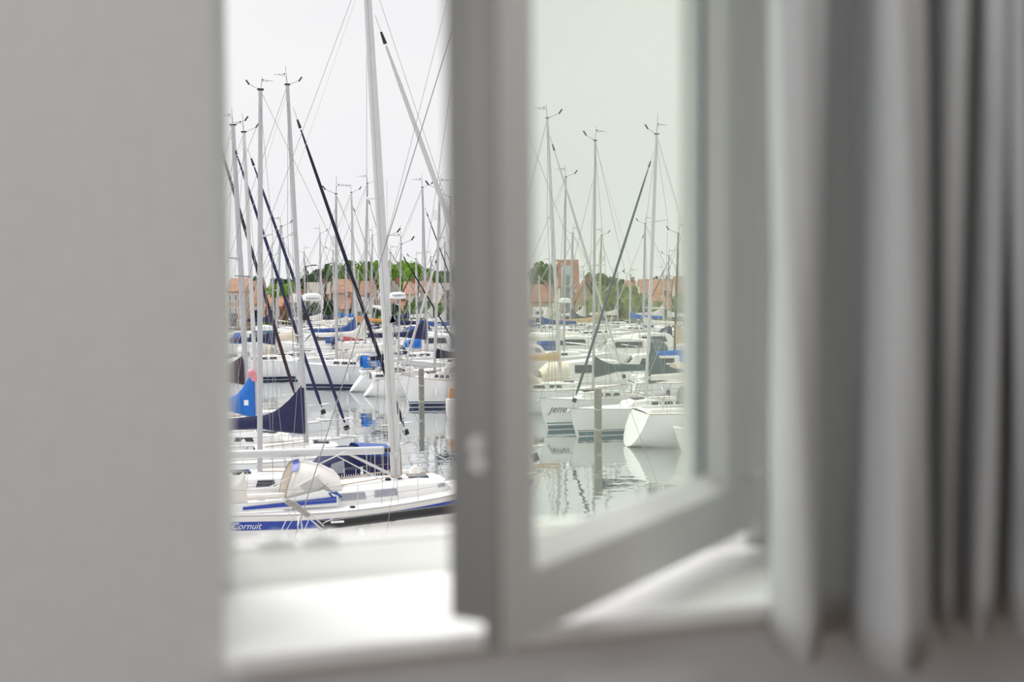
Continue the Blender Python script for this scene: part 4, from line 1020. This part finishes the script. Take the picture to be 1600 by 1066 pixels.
def house(px0, px1, ye, yr, D, wall, roof, label, gable=False, wins=2, shut=None, floors=1, chim=True, dep=6.0):
    a_ = at_d(px0, ye, D); b_ = at_d(px1, ye, D); zr = at_d((px0 + px1) / 2, yr, D + (0 if gable else dep / 2)).z; ze = a_.z
    W = b_.x - a_.x - .45; g0 = 0.6
    t = thing('house', label, 'house', ((a_.x + b_.x) / 2, D, g0))
    w = MB(); w.box((0, dep / 2, (ze - g0) / 2), (W, dep, ze - g0))
    if gable: w.prism([(-W / 2, 0, ze - g0), (W / 2, 0, ze - g0), (0, 0, zr - g0)], (0, dep, 0))
    else:
        for sd in (-1, 1): w.prism([(sd * W / 2 - .1, 0, ze - g0), (sd * W / 2 - .1, dep, ze - g0), (sd * W / 2 - .1, dep / 2, zr - g0)], (.2, 0, 0))
    w.build('wall', wall, t)
    w = MB(); o = .2; th = .18
    if gable:
        for sd in (-1, 1): w.prism([Vector((sd * (W / 2 + o), -o, ze - g0 - o * (zr - ze) / (W / 2))), Vector((0, -o, zr - g0)), Vector((0, -o, zr - g0 + th)), Vector((sd * (W / 2 + o), -o, ze - g0 + th - o * (zr - ze) / (W / 2)))], (0, dep + 2 * o, 0))
    else:
        for sd in (0, 1):
            y0 = -o if sd == 0 else dep + o
            w.prism([Vector((-W / 2 - o, y0, ze - g0 - o * (zr - ze) / (dep / 2))), Vector((-W / 2 - o, dep / 2, zr - g0)), Vector((-W / 2 - o, dep / 2, zr - g0 + th)), Vector((-W / 2 - o, y0, ze - g0 + th - o * (zr - ze) / (dep / 2)))], (W + 2 * o, 0, 0))
    rf = w.build('roof', roof, t)
    if chim:
        cx = W * .28; w = MB(); w.box((cx, dep * .5, zr - g0 + .15), (.6, .6, .9)); w.box((cx, dep * .5, zr - g0 + .62), (.75, .75, .1)); w.build('chimney', M_brick, rf)
    fh = (ze - g0) / floors
    for fl in range(floors):
        for i in range(wins):
            x = W * ((i + .5) / wins - .5); z = fh * fl + fh * .52; ww, hh = min(1.0, W / wins * .38), min(1.3, fh * .48)
            w = MB(); w.box((x, -.02, z), (ww + .24, .10, hh + .24)); fr = w.build('window', M_letter, t)
            w = MB(); w.box((x - ww / 4, -.08, z), (ww / 2 - .05, .03, hh)); w.box((x + ww / 4, -.08, z), (ww / 2 - .05, .03, hh)); w.build('pane', M_winglass, fr)
            if shut:
                for sd in (-1, 1):
                    w = MB(); w.box((x + sd * (ww * .78 + .15), -.07, z), (ww * .5, .06, hh + .1)); w.build('shutter', shut, fr)
    if floors == 1 or wins > 1:
        w = MB(); w.box((-W * .5 + W / wins * 1.0 if wins > 1 else W * .3, -.03, 1.0), (.95, .08, 2.0)); w.build('house_door', shut or M_shut3, t)
HD = QD + 7
house(352, 384, 456, 437, HD - 2, M_peach, M_roof, 'tall peach building at the very left edge of the opening', wins=3, floors=3, shut=None, chim=False)
house(386, 408, 474, 441, HD + 12, M_peach, M_roof, 'peach house with orange roof left of the upright mast', wins=2, shut=M_shut3, floors=1)
house(412, 442, 480, 461, HD, M_peach, M_roof, 'peach terrace house with dark windows left of the pink house', wins=2, shut=M_shut, floors=2)
house(446, 476, 474, 461, HD - 1, M_pinkw, M_groof, 'pink house with dark red shutters', wins=1, shut=M_shut, floors=2)
house(474, 513, 478, 443, HD + 26, M_cream, M_groof, 'wide house with a large pale grey roof behind the lamp posts', wins=3)
house(420, 468, 466, 446, HD + 24, M_cream, M_roof2, 'low house with clay roof behind the pink house', gable=True, wins=2)
house(480, 513, 488, 468, HD, M_pblue, M_groof, 'pale blue house with yellow shutters under the grey roof', wins=2, shut=M_shut2, floors=1)
house(517, 546, 484, 464, HD + 2, M_pblue, M_roof2, 'pale blue house with red clay roof left of the navy furled sail', wins=2, shut=M_shut2)
house(517, 555, 458, 438, HD + 30, M_cream, M_roof, 'cream house with orange hipped roof in the second row', wins=3)
house(560, 584, 462, 441, HD + 28, M_cream, M_roof2, 'cream house with a red roof left of the big mast', wins=2)
house(548, 582, 492, 466, HD + 3, M_cream, M_groof, 'pale house with four windows close left of the big mast', wins=2, floors=2, shut=M_shut3)
house(586, 604, 482, 460, HD + 4, M_cream, M_roof, 'house with orange roof behind the big mast', gable=True, wins=2)
house(604, 624, 464, 441, HD + 30, M_groof, M_groof, 'grey roofed house just right of the big mast', gable=True, wins=1)
house(628, 650, 460, 442, HD + 28, M_cream, M_roof, 'house with broad orange roof right of the big mast', wins=2)
house(608, 632, 490, 470, HD + 2, M_cream, M_roof2, 'low house with red clay roof behind the white radar dome', wins=1)
house(654, 676, 456, 441, HD + 30, M_cream, M_roof, 'orange roofed house above the hedge', wins=2)
house(676, 720, 474, 444, HD + 20, M_cream, M_groof, 'wide beige house beside the sash', wins=2)
house(682, 704, 478, 462, HD + 8, M_cream, M_roof2, 'small house with rounded red roof beside the sash', gable=True, wins=1)
# through the glass
house(872, 906, 448, 408, HD + 16, M_cream, M_roof2, 'tall cream house with a steep red gabled roof through the glass', gable=False, wins=2, floors=2, chim=False)
house(897, 930, 468, 441, HD + 4, M_peach, M_roof2, 'peach house with an asymmetric brown roof through the glass', gable=True, wins=2, floors=1, shut=None)
house(828, 866, 472, 447, HD + 4, M_peach, M_roof2, 'peach house with brown roof at the left of the glass', wins=3, floors=1)
house(832, 862, 494, 482, HD - 2, M_cream, M_groof, 'low veranda house with pale roof at the left of the glass', wins=3, chim=False)
house(1000, 1062, 460, 438, HD + 30, M_cream, M_roof, 'long house with brown roof right of the tallest mast in the glass', wins=4)
house(978, 996, 458, 440, HD + 34, M_peach, M_roof2, 'house with brown roof behind the willows', wins=2)
house(1016, 1052, 484, 462, HD + 4, M_cream, M_roof, 'cream house with low roof behind the dark mast', wins=2)
house(1056, 1100, 470, 434, HD + 2, M_cream, M_roof, 'ochre roofed house at the right edge of the glass', wins=2)
# tall glazed stair of the tall house
w = MB(); a_ = at_d(878, 415, HD + 8); b_ = at_d(892, 415, HD + 8)
t = thing('glass_tower', 'pale blue glazed stair tower left of the tall gabled house', 'tower', ((a_.x + b_.x) / 2, HD + 8, 0.6))
w.box((0, .8, (a_.z - .6) / 2), (b_.x - a_.x, 1.6, a_.z - .6)); w.build('tower_wall', M_pblue, t)
w = MB()
for i in range(4): w.box((0, -.03, (a_.z - 1) * (.14 + .22 * i)), ((b_.x - a_.x) * .7, .08, (a_.z - 1) * .17))
w.build('tower_glazing', mat('tower_glass', (0.25, 0.36, 0.40), .15), t)

# ------------------------------------------------------------------ lamp posts
def lamp_post(px, y0, D, label):
    tp_ = at_d(px, y0, D); t = thing('street_lamp', label, 'lamp post', (tp_.x, tp_.y, .58)); tp_.z -= .58
    w = MB(); w.tube([(-.35, 0, 0), (-.1, 0, tp_.z * .6), (0, 0, tp_.z)], [.16, .14, .10], 8); w.build('pole', M_black, t, smooth=60)
    w = MB(); w.tube([(0, 0, tp_.z - .02), (.9, 0, tp_.z + .12)], [.07, .05], 6); w.box((.95, 0, tp_.z + .10), (.75, .3, .12)); w.build('lamp_head', M_black, t)
lamp_post(478, 416, QD + 2, 'dark street lamp with short arm, the left of the pair')
lamp_post(509, 413, QD + 2.4, 'dark street lamp with short arm, the right of the pair')

# ------------------------------------------------------------------ trees and hedges
def leafmat(name, c): return mat(name, c, 0.8, var=0.35, scale=1.5, trans=0.25)
M_l1 = leafmat('leaves_bright', (0.19, 0.36, 0.035)); M_l2 = leafmat('leaves_mid', (0.12, 0.22, 0.05)); M_l3 = leafmat('leaves_dark', (0.055, 0.105, 0.045)); M_l4 = leafmat('leaves_willow', (0.24, 0.31, 0.08))
M_trunk = mat('bark', (0.16, 0.12, 0.09), 0.9, var=0.2)
def crown(c, rx, rz, rng, n, leaf, blobs=7):
    w = MB(); c = Vector(c)
    bl = [(Vector((0, 0, 0)), 1.0)] + [(Vector((rng.uniform(-.6, .6) * rx, rng.uniform(-.6, .6) * rx, rng.uniform(-.5, .65) * rz)), rng.uniform(.4, .65)) for _ in range(blobs)]
    for o_, s_ in bl:
        w.ball(c + o_ * .9, .82 * s_, 8, 6, (rx, rx, rz))
    for i in range(n):
        o_, s_ = bl[rng.randrange(len(bl))]
        d = Vector((rng.gauss(0, 1), rng.gauss(0, 1), rng.gauss(0, 1))).normalized()
        p_ = c + o_ * .9 + Vector((d.x * rx, d.y * rx, d.z * rz)) * (s_ * rng.uniform(.80, 1.0))
        a_ = Vector((rng.gauss(0, 1), rng.gauss(0, 1), rng.gauss(0, 1))).normalized(); b_ = a_.cross(d).normalized() if a_.cross(d).length > .1 else Vector((1, 0, 0))
        s2 = leaf * rng.uniform(.6, 1.3)
        w.add([p_ - b_ * s2, p_ + (d + a_ * .4) * s2 * .8, p_ + b_ * s2, p_ - (d * .5 + a_ * .4) * s2], [(0, 1, 2, 3)])
    return w
def tree(px, ytop, D, wpx, m, label, group=None, ybot=None, n=260, pointed=False):
    tp_ = at_d(px, ytop, D); rx = wpx * D / F / 2; g0 = 0.6
    zb = at_d(px, ybot, D).z if ybot else g0 + (tp_.z - g0) * .25
    rz = (tp_.z - zb) / 2; rng = random.Random(int(px * 7 + D))
    t = thing('tree', label, 'tree', (tp_.x, D, g0), rng.uniform(0, 6), group)
    crown((0, 0, zb + rz - g0), rx, rz * (1.0 if not pointed else 1.05), rng, n, rx * .16 + .12, 5 if pointed else 7).build('crown', m, t)
    w = MB(); w.tube([(0, 0, -.3), (.05, 0, (zb - g0) * .6), (0, 0, zb - g0 + rz)], [.22, .18, .1], 7); w.build('trunk', M_trunk, t)
TD = HD + 48
ORD = 'first second third fourth fifth sixth seventh eighth ninth tenth eleventh twelfth thirteenth fourteenth fifteenth sixteenth seventeenth eighteenth nineteenth twentieth twenty-first twenty-second twenty-third twenty-fourth twenty-fifth'.split()
TREE_WORD = {'leaves_bright': 'bright green', 'leaves_mid': 'mid green', 'leaves_dark': 'dark green', 'leaves_willow': 'pale green'}
for i, (px, yt, wp, m) in enumerate(sorted(((482, 424, 26, M_l3), (497, 421, 26, M_l3), (514, 414, 26, M_l2), (531, 413, 24, M_l2), (541, 409, 15, M_l2), (550, 410, 14, M_l2), (562, 409, 17, M_l1), (575, 410, 20, M_l2), (588, 407, 20, M_l1),
                                  (602, 405, 20, M_l1), (615, 405, 20, M_l1), (628, 410, 24, M_l1), (640, 410, 20, M_l1), (652, 412, 24, M_l1), (668, 420, 24, M_l1), (684, 424, 26, M_l2), (700, 424, 20, M_l3), (712, 420, 20, M_l3),
                                  (455, 434, 26, M_l3), (436, 436, 20, M_l3), (400, 434, 22, M_l3)), key=lambda q: q[0])):
    tree(px, yt, TD + (i % 3) * 4, wp * 1.3, m, TREE_WORD[m.name] + ' tree crown above the far roofs, ' + ORD[i] + ' from the left in the left opening', 'trees above the roofs in the left opening', ybot=462)
for i, (px, yt, wp, m) in enumerate(sorted(((840, 408, 30, M_l2), (856, 412, 26, M_l2), (868, 416, 18, M_l3), (935, 427, 36, M_l2), (955, 431, 30, M_l2), (972, 439, 24, M_l3), (920, 430, 22, M_l2), (1024, 432, 12, M_l3)), key=lambda q: q[0])):
    tree(px, yt, TD, wp, m, TREE_WORD[m.name] + ' tree crown above the roofs through the glass, ' + ORD[i] + ' from the left', 'trees above the roofs through the glass', ybot=470)
for i, (px, yt, wp, yb) in enumerate(sorted(((938, 445, 44, 512), (963, 443, 34, 514), (985, 450, 36, 514), (1000, 456, 28, 514), (1030, 470, 26, 512), (1066, 455, 34, 514), (922, 470, 30, 512)), key=lambda q: q[0])):
    tree(px, yt, HD - 2 - (i % 2) * 2, wp, M_l4 if i != 4 else M_l2, 'pale green willow on the quay through the glass, ' + ORD[i] + ' from the left', 'pale willows on the quay through the glass', ybot=yb, n=420)
for i, (px, yt, wp, yb, m) in enumerate(sorted(((428, 442, 22, 466, M_l1), (450, 442, 24, 464, M_l1), (457, 498, 20, 516, M_l1), (488, 474, 26, 516, M_l3), (500, 482, 24, 518, M_l2), (514, 468, 20, 516, M_l3), (534, 498, 22, 518, M_l1), (618, 476, 24, 516, M_l3), (640, 470, 28, 516, M_l2),
                                      (652, 466, 26, 516, M_l3), (668, 474, 26, 516, M_l2), (655, 492, 20, 518, M_l1), (690, 476, 28, 516, M_l2), (706, 480, 26, 516, M_l2), (588, 480, 22, 516, M_l3), (568, 486, 24, 516, M_l2), (602, 488, 24, 516, M_l1), (628, 490, 28, 518, M_l2), (682, 492, 26, 518, M_l1), (474, 496, 22, 518, M_l2), (418, 500, 20, 518, M_l1), (698, 496, 26, 518, M_l2)), key=lambda q: q[0])):
    tree(px, yt, HD - 3 - (i % 3), wp, m, TREE_WORD[m.name] + ' garden tree before the house fronts, ' + ORD[i] + ' from the left in the left opening', 'garden trees before the house fronts', ybot=yb, n=300)
